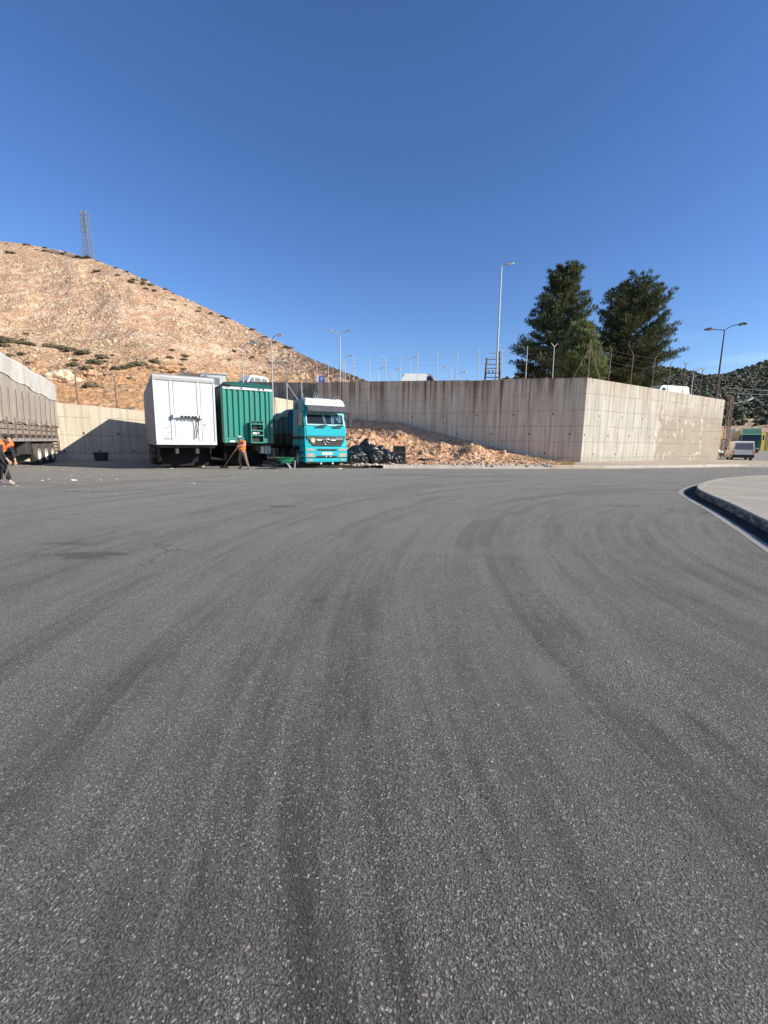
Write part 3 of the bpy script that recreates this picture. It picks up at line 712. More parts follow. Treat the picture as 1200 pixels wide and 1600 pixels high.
spots += [(148, 568, 1.6, 0), (138, 577, 1.3, 0), (160, 587, 1.0, 0), (182, 577, 1.3, 0), (196, 575, 1.1, 0), (205, 573, 1.2, 0), (218, 571, 1.8, 0), (240, 568, 2.0, 0), (80, 543, 2.0, 0), (95, 546, 2.2, 0), (112, 549, 2.2, 0), (130, 553, 2.2, 0), (160, 560, 2.0, 0), (203, 592, .7, 0), (143, 605, 1.4, 0), (12, 535, 2.6, 0), (6, 542, 2.2, 0), (35, 537, 2., 0), (50, 540, 1.8, 0)]
for t in range(34):
    px = rs.uniform(5, 470); spots.append((px, interp(px, rx, ry) + rs.choice([1, 2, 3, 6, 12]), rs.uniform(1.0, 2.0), 1))
spots += [(205, 442, 3.2, 1), (210, 438, 2.2, 1), (224, 444, 2.4, 1), (236, 446, 2.2, 1), (228, 452, 2., 1), (16, 396, 3.2, 1), (20, 396, 2.4, 1), (150, 425, 2.4, 1), (155, 424, 1.8, 1), (123, 402, 2.6, 1), (130, 404, 2.4, 1), (138, 403, 3., 1), (145, 404, 2.6, 1), (483 * .5 + 0, 455, 2, 1)]
for i, (px, py, s, kind) in enumerate(spots):
    p = on_hill(px, py)
    if p is None: continue
    o = bpy.data.objects.new('hill_shrub', sm_[i % 3]); COL.objects.link(o)
    o.location = p; o.rotation_euler = (0, 0, i * 1.7); o.scale = (s * 1.1, s * .9, s * rs.uniform(.6, .9))
    if kind: tag(o, 'small dark bush high on the hillside near the skyline', 'shrub', 'bushes near the hill skyline')
    else: tag(o, 'low dark cushion shrub on the lower orange slope above the trailers', 'shrub', 'shrubs on the lower hillside')

# ------------------------------------------------------------------ far wooded hill at right
fx = [640, 780, 830, 900, 1000, 1060, 1081, 1100, 1125, 1138, 1161, 1183, 1200, 1300, 1500, 1700]
fy = [604, 593, 586, 582, 578, 579, 585, 589, 590, 588, 581, 572.6, 567, 535, 520, 540]
def mat_farhill():
    t = NT('far_hill_ground'); o = t.obj(); s = t.sep(o); n = t.noise(o, .035, 6, .65, .4); f = t.noise(o, .4, 5, .7)
    c = t.mix(t.mr(n, .38, .6), (.33, .20, .135), (.43, .30, .20))
    c = t.mix(t.mr(t.noise(t.map(o, (.02, .02, .3)), 1.5, 4), .5, .65, 0, .6), c, (.48, .37, .26))
    g = t.mr(f, .3, .7, .7, 1.2); c = t.mix(1., c, t.comb(g, g, g), 'MULTIPLY')
    up = t.mr(t.ma('ADD', s[2], t.ma('MULTIPLY', n, 12.)), 24., 30., 0, .75); c = t.mix(up, c, (.17, .125, .08))
    return t.out(c, .95, 0, t.bump(f, .8, .6), .1)
NU2, NV2 = 240, 90; hv = []
for i in range(NU2):
    px = 640 + 1060 * i / (NU2 - 1); yr = interp(px, fx, fy)
    for j in range(NV2):
        t = j / (NV2 - 8)
        yb = 708.
        if t <= 1:
            y = yb + (yr - yb) * t; D = interp(y, [500, 570, 600, 655, 690, 700, 712], [620, 520, 420, 230, 112, 98, 90]); p = at(px, y, D)
            if t == 0: p.z = gz(p.y) - .5
        else:
            q = at(px, yr, interp(yr, [500, 570, 600, 655, 690, 700, 712], [620, 520, 420, 230, 112, 98, 90])); k = (j - (NV2 - 8)) * 14; p = Vector((q.x, q.y + k, q.z - .25 * k))
        a = p.y * .006
        hv.append((p.x, p.y, p.z + (fbm(p.x * .02, p.y * .02, p.z * .05, 4) * a + abs(fbm(p.x * .12, p.y * .12, 0, 3)) * a * .5) * min(1, t * 4) * min(1, abs(1 - t) * 6 + .2)))
b = MB(); b.add(hv, [(i * NV2 + j, (i + 1) * NV2 + j, (i + 1) * NV2 + j + 1, i * NV2 + j + 1) for i in range(NU2 - 1) for j in range(NV2 - 1)])
struct(b.build('wooded_hill', mat_farhill()))
FT = BVHTree.FromPolygons([Vector(v) for v in b.v], b.f)
def on_far(px, py):
    d = (CR * ((px - 600) / CF) - CU * ((py - 800) / CF) + CW).normalized()
    return FT.ray_cast(Vector((0, 0, CH)), d)[0]
b = MB(); rn = random.Random(5); c_ = 0; tries = 0
while c_ < 3600 and tries < 9000:
    tries += 1
    if rn.random() < .75: px = rn.uniform(1030, 1240); py = rn.uniform(565, 668)
    else: px = rn.uniform(780, 1400); py = rn.uniform(540, 650)
    yr = interp(px, fx, fy)
    if py < yr: continue
    dens = interp(py, [560, 620, 645, 658, 690], [1, 1, .85, .12, .05])
    if px < 1130: dens *= .75
    if rn.random() > dens: continue
    p = on_far(px, py)
    if p is None: continue
    s = rn.uniform(2.2, 4.8) * (.45 if py > 655 else 1)
    for k in range(3):
        q = (p.x + rn.gauss(0, s * .4), p.y + rn.gauss(0, s * .4), p.z + s * .35 + rn.gauss(0, s * .12)); b.blob(q, (s * .55, s * .55, s * .5), rn.uniform(0, 99), 1, .55, 2.2, sm=False)
    c_ += 1
tag(b.build('scrub_woodland', M['scrub']), 'dark green scrub oak woodland covering the far hills', 'woodland', kind='stuff')

# ------------------------------------------------------------------ rubble bank in front of the shaded wall
def wall_pt(px): return wl_at_px(px)
# contact height of the bank on the wall, by picture column
bx = [440, 505, 546, 590, 628, 660, 692, 730, 760, 787, 830, 860, 880, 905]
bys = [660, 655, 655, 659, 661, 671, 678, 689, 696, 702, 713, 719, 721.5, 722.5]
def bank_edges(px):
    w = wl_at_px(px) if px > 492 else Vector(at(px, 655, P492.y)[:2])
    hw = at(px, interp(px, bx, bys), w.y).z
    k = kin_at(px); return k, w, max(.16, hw)
KS = sorted(kin, key=lambda p: p.x / p.y)
def kin_at(px):
    if px < 597: y0 = 25.7
    else: y0 = 0
    best = None
    d = CR * ((px - 600) / CF) - CU * ((730 - 800) / CF) + CW; sl = d.x / d.y
    if px < 597: return Vector((sl * 25.75, 25.75))
    y_ = interp(sl, [p.x / p.y for p in KS], [p.y for p in KS]); return Vector((sl * y_, y_))
NUb, NVb = 260, 90; bv = []
PXS = [440 + (905 - 440) * i / (NUb - 1) for i in range(NUb)]
for px in PXS:
    k, w, hw = bank_edges(px)
    for j in range(NVb):
        t = j / (NVb - 1); q = k.lerp(w, t)
        t0 = interp(px, [630, 690, 800], [.13, .05, .02]); tt_ = max(0, (t - t0) / (1 - t0)); sm3 = min(1, max(0, (tt_ - .78) / .2)); sm3 = sm3 * sm3 * (3 - 2 * sm3); prof = .55 * tt_ ** .75 + .45 * sm3
        e = math.sin(math.pi * min(1, t * 1.02)) ** .5 if t < .98 else 0
        h = .15 + (hw - .15) * prof
        amp = min(1, (hw - .1) * .8) * min(1, max(.05, (t - t0 * .7) * 9))
        h += (fbm(q.x * .35, q.y * .35, 1, 4) * .45 + abs(fbm(q.x * 1.3, q.y * 1.3, 5, 4)) * .32 + fbm(q.x * 4, q.y * 4, 9, 3) * .07) * amp * e
        mound = math.exp(-((px - 738) / 20) ** 2 - ((t - .33) / .16) ** 2) * .8 + math.exp(-((px - 565) / 28) ** 2 - ((t - .55) / .2) ** 2) * .5 + math.exp(-((px - 830) / 25) ** 2 - ((t - .3) / .2) ** 2) * .25
        h += mound
        bv.append((q.x, q.y, max(.10 if t < .03 else .14, h)))
b = MB(); b.add(bv, [(i * NVb + j, (i + 1) * NVb + j, (i + 1) * NVb + j + 1, i * NVb + j + 1) for i in range(NUb - 1) for j in range(NVb - 1)])
BT = BVHTree.FromPolygons([Vector(v) for v in b.v], b.f)
def drop(x, y, T):
    h = T.ray_cast(Vector((x, y, 60)), Vector((0, 0, -1))); return h[0]
tag(b.build('rubble_bank', M['rubble']), 'bank of orange earth and rubble piled against the shaded concrete wall', 'rubble', kind='stuff')
rn = random.Random(21); b = MB(); c_ = 0
while c_ < 4300:
    px = rn.uniform(500, 868); t = rn.random() ** 1.7
    k, w, hw = bank_edges(px); q = k.lerp(w, t * .97 + .005); p = drop(q.x, q.y, BT)
    c_ += 1
    if p is None: continue
    s = rn.choice([.02, .025, .03, .04, .055, .085]) * rn.uniform(.7, 1.4) * (1.9 if rn.random() < .05 else 1)
    g = rn.random(); mi = 0 if g < .74 else (1 if g < .82 else 2)
    if t < .08 and rn.random() < .6: mi = 2
    rock_into(b, (p.x, p.y, p.z + s * .2), s, c_ * 3, mi, 0 if s < .09 else 1)
tag(b.build('rubble_stones', [M['rubble'], M['rock_pale'], M['rubble_grey']]), 'broken stones and building rubble scattered over the orange bank', 'rubble', kind='stuff')
b = MB()
for i in range(520):
    px = rn.uniform(540, 900); t = rn.choice([rn.uniform(.3, .75), rn.uniform(.25, .5), rn.uniform(.02, .95)])
    if noise.noise(Vector((px * .035, t * 5, 2))) < -.05: continue
    k, w, hw = bank_edges(px); q = k.lerp(w, t); p = drop(q.x, q.y, BT)
    if p is None: continue
    for j in range(11):
        a = rn.uniform(0, 6.28); L_ = rn.uniform(.12, .42); d = Vector((math.cos(a) * .5, math.sin(a) * .5, 1)).normalized() * L_
        o_ = Vector((rn.gauss(0, .06), rn.gauss(0, .06), 0)) + p; sd_ = Vector((math.sin(a), -math.cos(a), 0)) * .012
        b.add([o_ - sd_, o_ + sd_, o_ + d], [(0, 1, 2)])
tag(b.build('dry_weeds', M['weed']), 'dry straw coloured weeds growing on the rubble bank', 'weeds', kind='stuff')

# ------------------------------------------------------------------ pines
def make_pine(base, H, rad, seed, n_limb, tilt=(0, 0), extra=(), mat='pine', label='', density=1., tuft=.26, up=.18, name='pine_tree'):
    rn = random.Random(seed); root = thing(name, label, 'tree', base)
    tr = MB(); cr = MB()
    trunk = [Vector((tilt[0] * (t ** 1.3) + .12 * math.sin(5 * t + seed), tilt[1] * t, H * t)) for t in [i / 12 for i in range(13)]]
    r0 = H * .018
    for i in range(12): tr.tube(trunk[i], trunk[i + 1], r0 * (1 - i / 12.5) + .02, r0 * (1 - (i + 1) / 12.5) + .02, 8, 0, False)
    def tp(t):
        f = max(0, min(.999, t)) * 12; i = int(f); return trunk[i].lerp(trunk[i + 1], f - i)
    def clump(c, d, s, n):
        for i in range(n):
            v = Vector((rn.gauss(0, 1), rn.gauss(0, 1), rn.gauss(0, 1)))
            v = (v.normalized() * rn.uniform(.3, 1)); o = c + Vector((v.x * s, v.y * s, v.z * s * .6))
            g = (v * .7 + d * .8 + Vector((0, 0, .55))).normalized()
            L_ = tuft * rn.uniform(.6, 1.25); side = g.orthogonal(); side.rotate(Matrix.Rotation(rn.uniform(0, 6.28), 3, g)); side *= tuft * .13
            cr.add([o - side, o + side, o + g * L_ + side * .25, o + g * L_ - side * .25], [(0, 1, 2, 3)])
            if i % 2 == 0:
                g2 = (g + Vector((rn.gauss(0, .7), rn.gauss(0, .7), rn.gauss(0, .5)))).normalized(); s2 = g2.orthogonal() * tuft * .12
                cr.add([o - s2, o + s2, o + g2 * L_ * .8], [(0, 1, 2)])
    def limb(t, az, ln, rise, sc=1.):
        p = tp(t); d = Vector((math.cos(az), math.sin(az), rise)).normalized(); pts = [p]; k = max(3, int(ln / .45))
        for i in range(1, k + 1):
            f = i / k; d2 = (d + Vector((0, 0, up * f * 1.2)) + Vector((rn.gauss(0, .10), rn.gauss(0, .10), rn.gauss(0, .07)))).normalized()
            pts.append(pts[-1] + d2 * ln / k)
        tr.path(pts, .035 + ln * .010, 5, 0, .25)
        for i in range(1, k + 1):
            f = i / k
            if f < .22: continue
            c = pts[i]; s = (.46 + .36 * math.sin(math.pi * min(1, f * .75))) * sc * (.6 + ln * .12)
            clump(c, (pts[i] - pts[i - 1]).normalized(), s * .85, int(38 * density))
            for q in range(2):
                aa = az + rn.choice([-1, 1]) * rn.uniform(.5, 1.1); dd = Vector((math.cos(aa), math.sin(aa), rise + .3)).normalized(); e = c + dd * rn.uniform(.3, .75) * s * 2.1
                tr.tube(c, e, .015, .008, 4, 0, False); clump(e, dd, s * .6, int(28 * density))
    for i in range(n_limb):
        t = .04 + .94 * (i + .5) / n_limb; az = i * 2.399 + rn.uniform(-.4, .4); r = rad(t, az) * rn.uniform(.66, 1.08)
        r = max(.35, r) * math.sqrt(1 + (.12 + .5 * t) ** 2)
        limb(t - r / H * .22 * (1 if t > .3 else 0), az, r, .12 + .5 * t, 1)
    for (t, az, ln, rise) in extra: limb(t, az, ln, rise, .85)
    for t in (.93, .97, 1.0): clump(tp(t), Vector((0, 0, 1)), .2, int(22 * density))
    tr.build('trunk', M['bark'], root); cr.build('crown', M[mat], root)
    return root
T1y, T2y = 49., 52.
b1 = at(864, 592, T1y); b1.z -= 1.2; H1 = at(872, 418, T1y).z - b1.z
def rad1(t, az):
    base = interp(t, [0, .1, .25, .45, .6, .68, .78, .9, 1], [3.6, 3.9, 3.7, 3.3, 2.7, 2.0, 1.7, 1.2, .35])
    return base * (1 + .16 * math.sin(3 * az + t * 17) + .1 * math.sin(t * 31))
make_pine(b1, H1, rad1, 5, 88, (.7, 0), [(.66, .25, 2.4, 1.3), (.72, 3.0, 2.2, 1.1), (.5, 0, 3.0, .9), (.82, .2, 1.7, 1.2), (.13, 3.14, 3.9, .15), (.42, 3.2, 3.2, .5)], 'pine', 'tall dark pine tree with a ragged narrow top, left of the pair behind the wall')
b2 = at(976, 600, T2y); b2.z -= 1.6; H2 = at(985, 446, T2y).z - b2.z
def rad2(t, az):
    base = interp(t, [0, .12, .3, .5, .7, .85, .95, 1], [3.5, 3.6, 3.7, 3.7, 3.4, 2.8, 1.8, .7])
    return base * (1 + .12 * math.sin(3 * az + t * 13 + 1) + .08 * math.sin(t * 27))
make_pine(b2, H2, rad2, 9, 92, (.3, 0), [(.40, 0, 5.2, .42), (.22, -.15, 5.3, .30), (.30, .2, 4.4, .4), (.62, .1, 3.6, .8), (.12, .0, 4.3, .2)], 'pine', 'broad dark pine tree with long boughs reaching right, right of the pair behind the wall')
b3 = at(903, 596, 43.); b3.z -= 1.0; H3 = at(905, 513, 43.).z - b3.z
make_pine(b3, H3, lambda t, az: interp(t, [0, .2, .5, .8, 1], [2.2, 2.1, 1.6, .8, .2]) * (1 + .1 * math.sin(az * 3)), 13, 80, (.1, 0), [], 'pine_light', 'smaller bushy light green pine in front of the two dark pines', 1.1, .3, .6)

# ------------------------------------------------------------------ street lamps
def street_lamp(px_base, py_base, px_top, py_top, Y, heads, label, r=.07, zb=None, arm=1.3, mat='steel', group=None):
    p = at(px_base, py_base, Y); q = at(px_top, py_top, Y); zb = p.z - 1.0 if zb is None else zb
    root = thing('street_lamp', label, 'street lamp', (p.x, p.y, zb), 0, group); H = q.z - zb
    b = MB(); b.tube((0, 0, 0), (0, 0, H), r * 1.25, r * .6, 10); b.tube((0, 0, 0), (0, 0, .25), r * 2.2, r * 1.8, 10); b.build('pole', M[mat], root)
    for (sx, ln, rise, big) in heads:
        a = MB(); e = Vector((sx * ln, -.1, H + rise)); a.path([Vector((0, 0, H - .05)), Vector((sx * ln * .5, -.05, H + rise * .75)), e], r * .5, 6); a.build('arm', M[mat], root)
        h = MB(); d = sx; L_ = .62 * big
        prof = [(0, -.03), (.0, .05), (.18, .11), (.62, .10), (.95, .02), (.9, -.06), (.2, -.08)]
        hv_ = [(e.x + d * L_ * u, e.y - .13 * big * (.5 + math.sin(min(1, u) * 3.14) * .6), e.z + w * big + rise * .12 * u) for u, w in prof] + [(e.x + d * L_ * u, e.y + .13 * big * (.5 + math.sin(min(1, u) * 3.14) * .6), e.z + w * big + rise * .12 * u) for u, w in prof]
        n = len(prof); h.add(hv_, [tuple(range(n)), tuple(range(2 * n - 1, n - 1, -1))] + [(i, n + i, n + (i + 1) % n, (i + 1) % n) for i in range(n)])
        h.build('lamp_head', M['darksteel'] if mat == 'darksteel' else M['alu'], root, bevel=.01)
    return root
street_lamp(775, 592, 779.5, 415, 47., [(1, .55, .12, 1.1)], 'tallest single headed street lamp on the upper yard left of the pines', .095)
street_lamp(531.5, 596, 532, 523, 62, [(-1, 1.0, .45, 1.1), (1, 1.0, .45, 1.1)], 'double headed street lamp above the wall, right of the turquoise lorry roof', .09)
street_lamp(382, 640, 382, 545, 44, [(1, .75, .5, 1.3)], 'single headed street lamp rising behind the green trailer', .075, zb=.2)
street_lamp(427, 640, 427.5, 531, 40, [(1, .45, .35, 1.0)], 'slim single headed street lamp in front of the dark wall behind the turquoise lorry', .06, zb=.1)
street_lamp(1118, 626, 1131.5, 515, 53, [(-1, 1.5, -.02, 1.5), (1, 1.5, .55, 1.5)], 'leaning double headed street lamp behind the far end of the right wall', .10, mat='darksteel')
for (x0, y0, x1, y1, Y, hd, lab) in ((539, 594, 540, 560, 95, [(1, .8, .5, 1.5)], 'faint small street lamp just right of the double headed one'),
    (591, 596, 591, 578, 150, [(1, 1.2, .6, 2.)], 'tiny distant lamp first left of the grey van roof'),
    (613.5, 596, 614, 580, 130, [(1, 1.0, .6, 1.9)], 'tiny distant lamp next to the grey van on its left'),
    (641, 596, 642, 562, 90, [(1, .8, .5, 1.4)], 'distant lamp rising right behind the grey van roof'),
    (704.5, 596, 704.5, 576, 120, [(-1, .9, .25, 1.8)], 'distant lamp facing left beyond the wall, right of the grey van'),
    (715, 596, 715, 585, 100, [(1, .9, .4, 1.8)], 'short distant lamp facing right beyond the wall, right of the grey van'),
    (1078, 630, 1081, 577, 95, [(1, 1.0, -.05, 1.6)], 'thin distant lamp in front of the wooded hill by the fence')):
    street_lamp(x0, y0, x1, y1, Y, hd, lab, .06 * Y / 60, mat='steel')

# ------------------------------------------------------------------ fences on the walls
def fence(name_label, posts, mat, braces=(), wires=3, wr=.0045):
    root = thing('security_fence', name_label, 'fence'); tops = []
    for (pxb, pyb, pxt, pyt, p, kind) in posts:
        z0 = p[1] - .1 if isinstance(p, tuple) else p.z; P = p[0]
        t = at(pxt, pyt, P.y); b = MB()
        base = Vector((P.x, P.y, z0)); top = Vector((P.x + (0 if kind == 'v' else 0), P.y, t.z)); tilt = Vector((random.uniform(-.05, .05), 0, 0)); top += tilt
        arm = .38
        stem = top - Vector((0, 0, arm * .75))
        pr = .048 if kind == 'Y' else .035; b.tube(base, stem, pr, pr * .9, 6)
        if kind in 'yY': b.tube(stem, top + Vector((.30, .1, 0)), pr * .8, pr * .6, 5); b.tube(stem, top + Vector((-.30, -.1, 0)), pr * .8, pr * .6, 5)
        elif kind == 'l': b.tube(stem, top + Vector((-.26, -.15, 0)), .028, .022, 5)
        elif kind == 'r': b.tube(stem, top + Vector((.28, .1, 0)), .028, .022, 5)
        else: b.tube(stem, top, .03, .03, 5)
        b.build('post', M[mat], root); tops.append((base, stem, top))
    for i, dx in braces:
        b = MB(); B, S, T = tops[i]; b.tube(Vector((B.x + dx, B.y, B.z)), B.lerp(S, .9), .025, .025, 5); b.build('brace', M[mat], root)
    b = MB()
    for k in range(wires):
        f = [.2, .42, .64, .86, 1.0][k + (5 - wires)]
        for (B, S, T), (B2, S2, T2) in zip(tops, tops[1:]):
            if (B - B2).length > 9: continue
            a = B.lerp(S, f); c = B2.lerp(S2, f); m_ = a.lerp(c, .5) - Vector((0, 0, .04)); b.path([a, m_, c], wr, 4)
    b.build('wire', M[mat], root)
    return root
def wp_c(px):
    p = wl_at_px(px, 594) if px > 492 else Vector((at(px, 594, P492.y + (492 - px) / 112 * 2.2).x, P492.y + (492 - px) / 112 * 2.2))
    z = at(px, interp(px, [392] + [a for a, _ in top_pts], [596.5] + [c for _, c in top_pts]), p.y).z
    q = p * 1.004; return (q, z)
cp = []
for px, dt, ty, kd in ((445, 0, 566, 'l'), (460, 0, 566, 'l'), (478, 0, 564, 'l'), (495, 0, 563, 'l'), (513, 0, 562, 'l'), (536, 0, 561, 'y'), (553, 2, 558, 'y'), (577, 0, 557, 'y'), (601, 0, 556, 'y'), (625, 1, 554, 's'), (652, 0, 552, 's'), (682, 0, 550, 's'), (712, 1, 548, 's'), (746, 1, 546, 's'), (783, -1, 544, 'y'), (821, 1.5, 541, 's'), (863, 1.5, 536, 'y')):
    cp.append((px, 592, px + dt, ty, wp_c(px), kd))
fence('row of thin steel fence posts and wires along the top of the shaded wall', cp, 'steel', [(6, -.55)])
def wp_r(px):
    d = CR * ((px - 600) / CF) - CU * ((600 - 800) / CF) + CW; k = d.x / d.y
    D = Vector((WRv.x - Cn.x, WRv.y - Cn.y)); t = (k * Cn.y - Cn.x) / (D.x - k * D.y); t = max(.004, min(.992, t))
    P = Vector((Cn.x, Cn.y)) + D * t; return (P * 1.004, ztop_c + (ztop_r - ztop_c) * t)
rpz = []
for px, ty, kd, tx in ((918, 530, 's', 922), (950, 541, 'l', 955), (985, 549, 'l', 989), (1019, 555, 'r', 1023), (1044, 562, 'r', 1049), (1068, 565, 'y', 1073), (1095, 574, 'y', 1101), (1124, 586, 'y', 1131)):
    rpz.append((px, 0, tx, ty, wp_r(px), kd))
fence('fence of tall bent topped posts and wires along the sunlit right wall', rpz, 'rusty', [(0, -1.2), (0, .9), (7, -.9)])
lpz = []
for px, ty, Y, by in ((-60, 560, 27.5, 612), (45, 557, 29.6, 624), (122, 572, 31.8, 632), (183, 583, 33.5, 638)):
    p = at(px, by, Y); lpz.append((px, by, px, ty, (Vector((p.x, p.y)) * 1.004, p.z), 'Y'))
fence('widely spaced rusty Y topped fence posts on the low cream wall at left', lpz, 'rusty', (), 1, .006)
# brace posts in front of the dark wall
b_ = thing('fence_post', 'pale steel post with sloping brace before the dark wall behind the turquoise lorry', 'post', tuple(at(449, 640, 43.)))
b = MB(); z_ = at(449, 598, 43).z - at(449, 640, 43).z; b.tube((0, 0, 0), (0, 0, z_), .05, .05, 6); b.build('post', M['steel'], b_)
b = MB(); b.tube((1.1, 0, z_ * .32), (0, 0, z_ * .98), .03, .03, 6); b.build('brace', M['steel'], b_)
b = MB(); p = at(472, 640, 44.5); b.tube((0, 0, 0), (0, 0, at(472, 596, 44.5).z - p.z), .05, .045, 6); tag(b.build('fence_post', M['steel'], loc=tuple(p)), 'plain pale steel post in front of the dark wall above the lorry cab', 'post')
# cable draped over the low wall
pts = []
for px, py, Y in ((99, 639, 30.7), (112, 643, 31.0), (130, 646, 31.6), (148, 645, 32.1), (165, 640, 32.6), (182, 636.5, 33.1), (200, 639, 33.6), (215, 646, 34.0), (229, 655, 34.3)):
    pts.append(at(px, py, Y))
cab = []
for a, c in zip(pts, pts[1:]):
    for k in range(4): cab.append(a.lerp(c, k / 4))
b = MB(); b.path(cab + [pts[-1]], .028, 6); tag(b.build('hanging_cable', M['rusty']), 'rusty cable sagging along the top of the low cream wall', 'cable')
# razor wire coil over the gap
b = MB(); pts = []
for i in range(200):
    t = i / 199; c = at(275 + 60 * t, 598, 36.); pts.append(c + Vector((0, math.cos(i * .55) * .45, .35 + math.sin(i * .55) * .45)))
b.path(pts, .012, 4); tag(b.build('razor_wire_coil', M['steel']), 'coil of razor wire above the wall between the white and green trailers', 'razor wire')

# ------------------------------------------------------------------ transformer frame, pylon, lattice mast, sign, floodlight
p = at(769, 594, 60.); p.z -= 1; top = at(769, 560, 60.).z - p.z
root = thing('transformer_frame', 'rusty H shaped power pole frame with crossbars standing beside the tall lamp', 'power pole', tuple(p))
for s in (-1, 1):
    b = MB(); b.tube((s * 1.02, 0, 0), (s * .82, 0, top + (.9 if s > 0 else 0)), .13, .12, 6); b.build('pole', M['rusty'], root)
for z in (.97, .80, .66, .5, .36):
    b = MB(); b.box(-1.05, 1.05, -.05, .05, top * z - .05, top * z + .05); b.build('crossbar', M['rusty'], root)
for x in (-.5, 0, .5):
    b = MB(); b.lathe([(0, 0), (.07, 0), (.10, .05), (.05, .1), (.10, .15), (.05, .2), (.10, .25), (.04, .3), (0, .3)], (x, -.08, top * .52), 'z', 8); b.build('insulator', M['darksteel'], root)
b = MB(); b.box(-.55, .95, -.02, .02, top + .62, top + .66); b.build('crossbar', M['rusty'], root)

p = on_hill(138, 402) or at(138, 402, 345); p = Vector(p) - Vector((0, 0, 1)); Y = p.y; topz = at(135.5, 331, Y).z
root = thing('lattice_pylon', 'tall lattice steel tower standing on the skyline of the bare hill', 'pylon', tuple(p)); H = topz - p.z; w0 = 6.2 * Y / 345.; w1 = 3.2 * Y / 345.
b = MB(); lv = 13
def cor(k, i):
    t = k / lv; w = (w0 + (w1 - w0) * min(1, t * 1.6)) / 2; return Vector(((-1, 1, 1, -1)[i] * w, (-1, -1, 1, 1)[i] * w, H * t))
for k in range(lv):
    for i in range(4):
        j = (i + 1) % 4; b.tube(cor(k, i), cor(k + 1, i), .17, .17, 4); b.tube(cor(k, i), cor(k + 1, j), .09, .09, 4); b.tube(cor(k, j), cor(k + 1, i), .09, .09, 4); b.tube(cor(k + 1, i), cor(k + 1, j), .09, .09, 4)
b.build('lattice_frame', M['pylonsteel'], root)
for z in (.55, .68, .8, .92):
    for sx in (-1, 1):
        b = MB(); b.box(sx * w1 * .5 - .5, sx * w1 * .5 + .5, -w1 * .5 - .8, -w1 * .5 - .2, H * z, H * z + 2.4); b.build('antenna_panel', M['pylonsteel'], root)

p = G(1131, 716, .05); Y = p.y; topz = at(1143, 618, Y).z
root = thing('lattice_mast', 'weathered lattice post leaning beside the far end of the right wall', 'mast', tuple(p), 0)
H = topz; b = MB(); n = 11
tp_ = at(1143, 618, Y) - p
for k in range(n):
    for sgn in ((-.22, -.22), (.22, -.22), (.22, .22), (-.22, .22)):
        f0, f1 = k / n, (k + 1) / n; a = Vector((sgn[0], sgn[1], 0)); b.tube(a * (1.1 - .4 * f0) + tp_ * f0, a * (1.1 - .4 * f1) + tp_ * f1, .04, .04, 4)
    for (A, B_) in (((-.22, -.22), (.22, -.22)), ((.22, -.22), (.22, .22)), ((-.22, .22), (-.22, -.22))):
        f0, f1 = k / n, (k + 1) / n; a = Vector((*A, 0)); c = Vector((*B_, 0))
        if k % 2: a, c = c, a
        b.tube(a * (1.1 - .4 * f0) + tp_ * f0, c * (1.1 - .4 * f1) + tp_ * f1, .03, .03, 4)
b.build('lattice_frame', M['rusty'], root)
a_ = MB(); q0 = at(1150, 630, Y) - p; q1 = at(1168, 626, Y) - p; a_.path([tp_ * .88, q0, q1], .035, 5); a_.build('arm', M['steel'], root)
b = MB(); q2 = at(1176, 621.5, Y) - p; b.tube(q1, q2, .11, .17, 8); b.build('lamp_head', M['whitevan'], root)

p = at(503, 606, 58.); zz = at(503, 592, 58.).z
root = thing('parking_sign', 'small blue parking sign with a white letter P above the shaded wall', 'sign', tuple(p))
b = MB(); b.tube((0, 0, -1), (0, 0, zz - p.z), .05, .05, 6); b.build('pole', M['steel'], root)
b = MB(); b.box(-.36, .36, -.06, -.02, zz - p.z - .42, zz - p.z + .42); b.build('panel', M['blue_sign'], root, bevel=.01)
text_mesh('letter', 'P', .72, M['white'], root, (0, -.068, zz - p.z - .26), (R(90), 0, 0))
b = MB(); b.box(-.80, -.42, -.06, -.02, zz - p.z - .3, zz - p.z + .42); b.build('white_panel', M['white'], root, bevel=.01)

# ------------------------------------------------------------------ wheels
def wheel(parent, x, y, r, w, side, rimmat='rim', name='wheel', dual=False):
    # side=+1: outer face towards +x
    b = MB(); o = w / 2; s = side
    prof = [(r * .60, -o * .9), (r * .66, -o), (r * .93, -o * .98), (r * .985, -o * .82), (r, -o * .5), (r, -o * .46), (r * .975, -o * .45), (r * .975, -o * .40), (r, -o * .39), (r, -o * .05), (r * .975, -o * .04), (r * .975, o * .04), (r, o * .05), (r, o * .39), (r * .975, o * .40), (r * .975, o * .45), (r, o * .46), (r, o * .5), (r * .985, o * .82), (r * .93, o * .98), (r * .66, o), (r * .60, o * .9)]
    b.lathe([(a, h * s) for a, h in prof], (0, 0, 0), 'x', 36)
    if dual: b.lathe([(a, h * s - s * (w + .05)) for a, h in prof], (0, 0, 0), 'x', 28)
    t = b.build(name, M['rubber'], parent, loc=(x, y, r * .985))
    k = MB(); k.lathe([(0.0, .55), (r * .14, .55), (r * .16, .30), (r * .30, .25), (r * .34, -.1), (r * .50, -.25), (r * .55, .55), (r * .60, .88), (r * .62, .85), (r * .57, .3), (r * .57, -.8)][:], (0, 0, 0), 'x', 24)
    for q in k.v[:]: pass
    k.v = [(s * v[0] * o, v[1], v[2]) for v in k.v]
    for i in range(8):
        a = 2 * math.pi * i / 8; c = (s * o * .28, math.cos(a) * r * .24, math.sin(a) * r * .24); k.tube(c, (c[0] + s * .03, c[1], c[2]), r * .03, r * .03, 6)
    k.build('rim', M[rimmat], t)
    return t

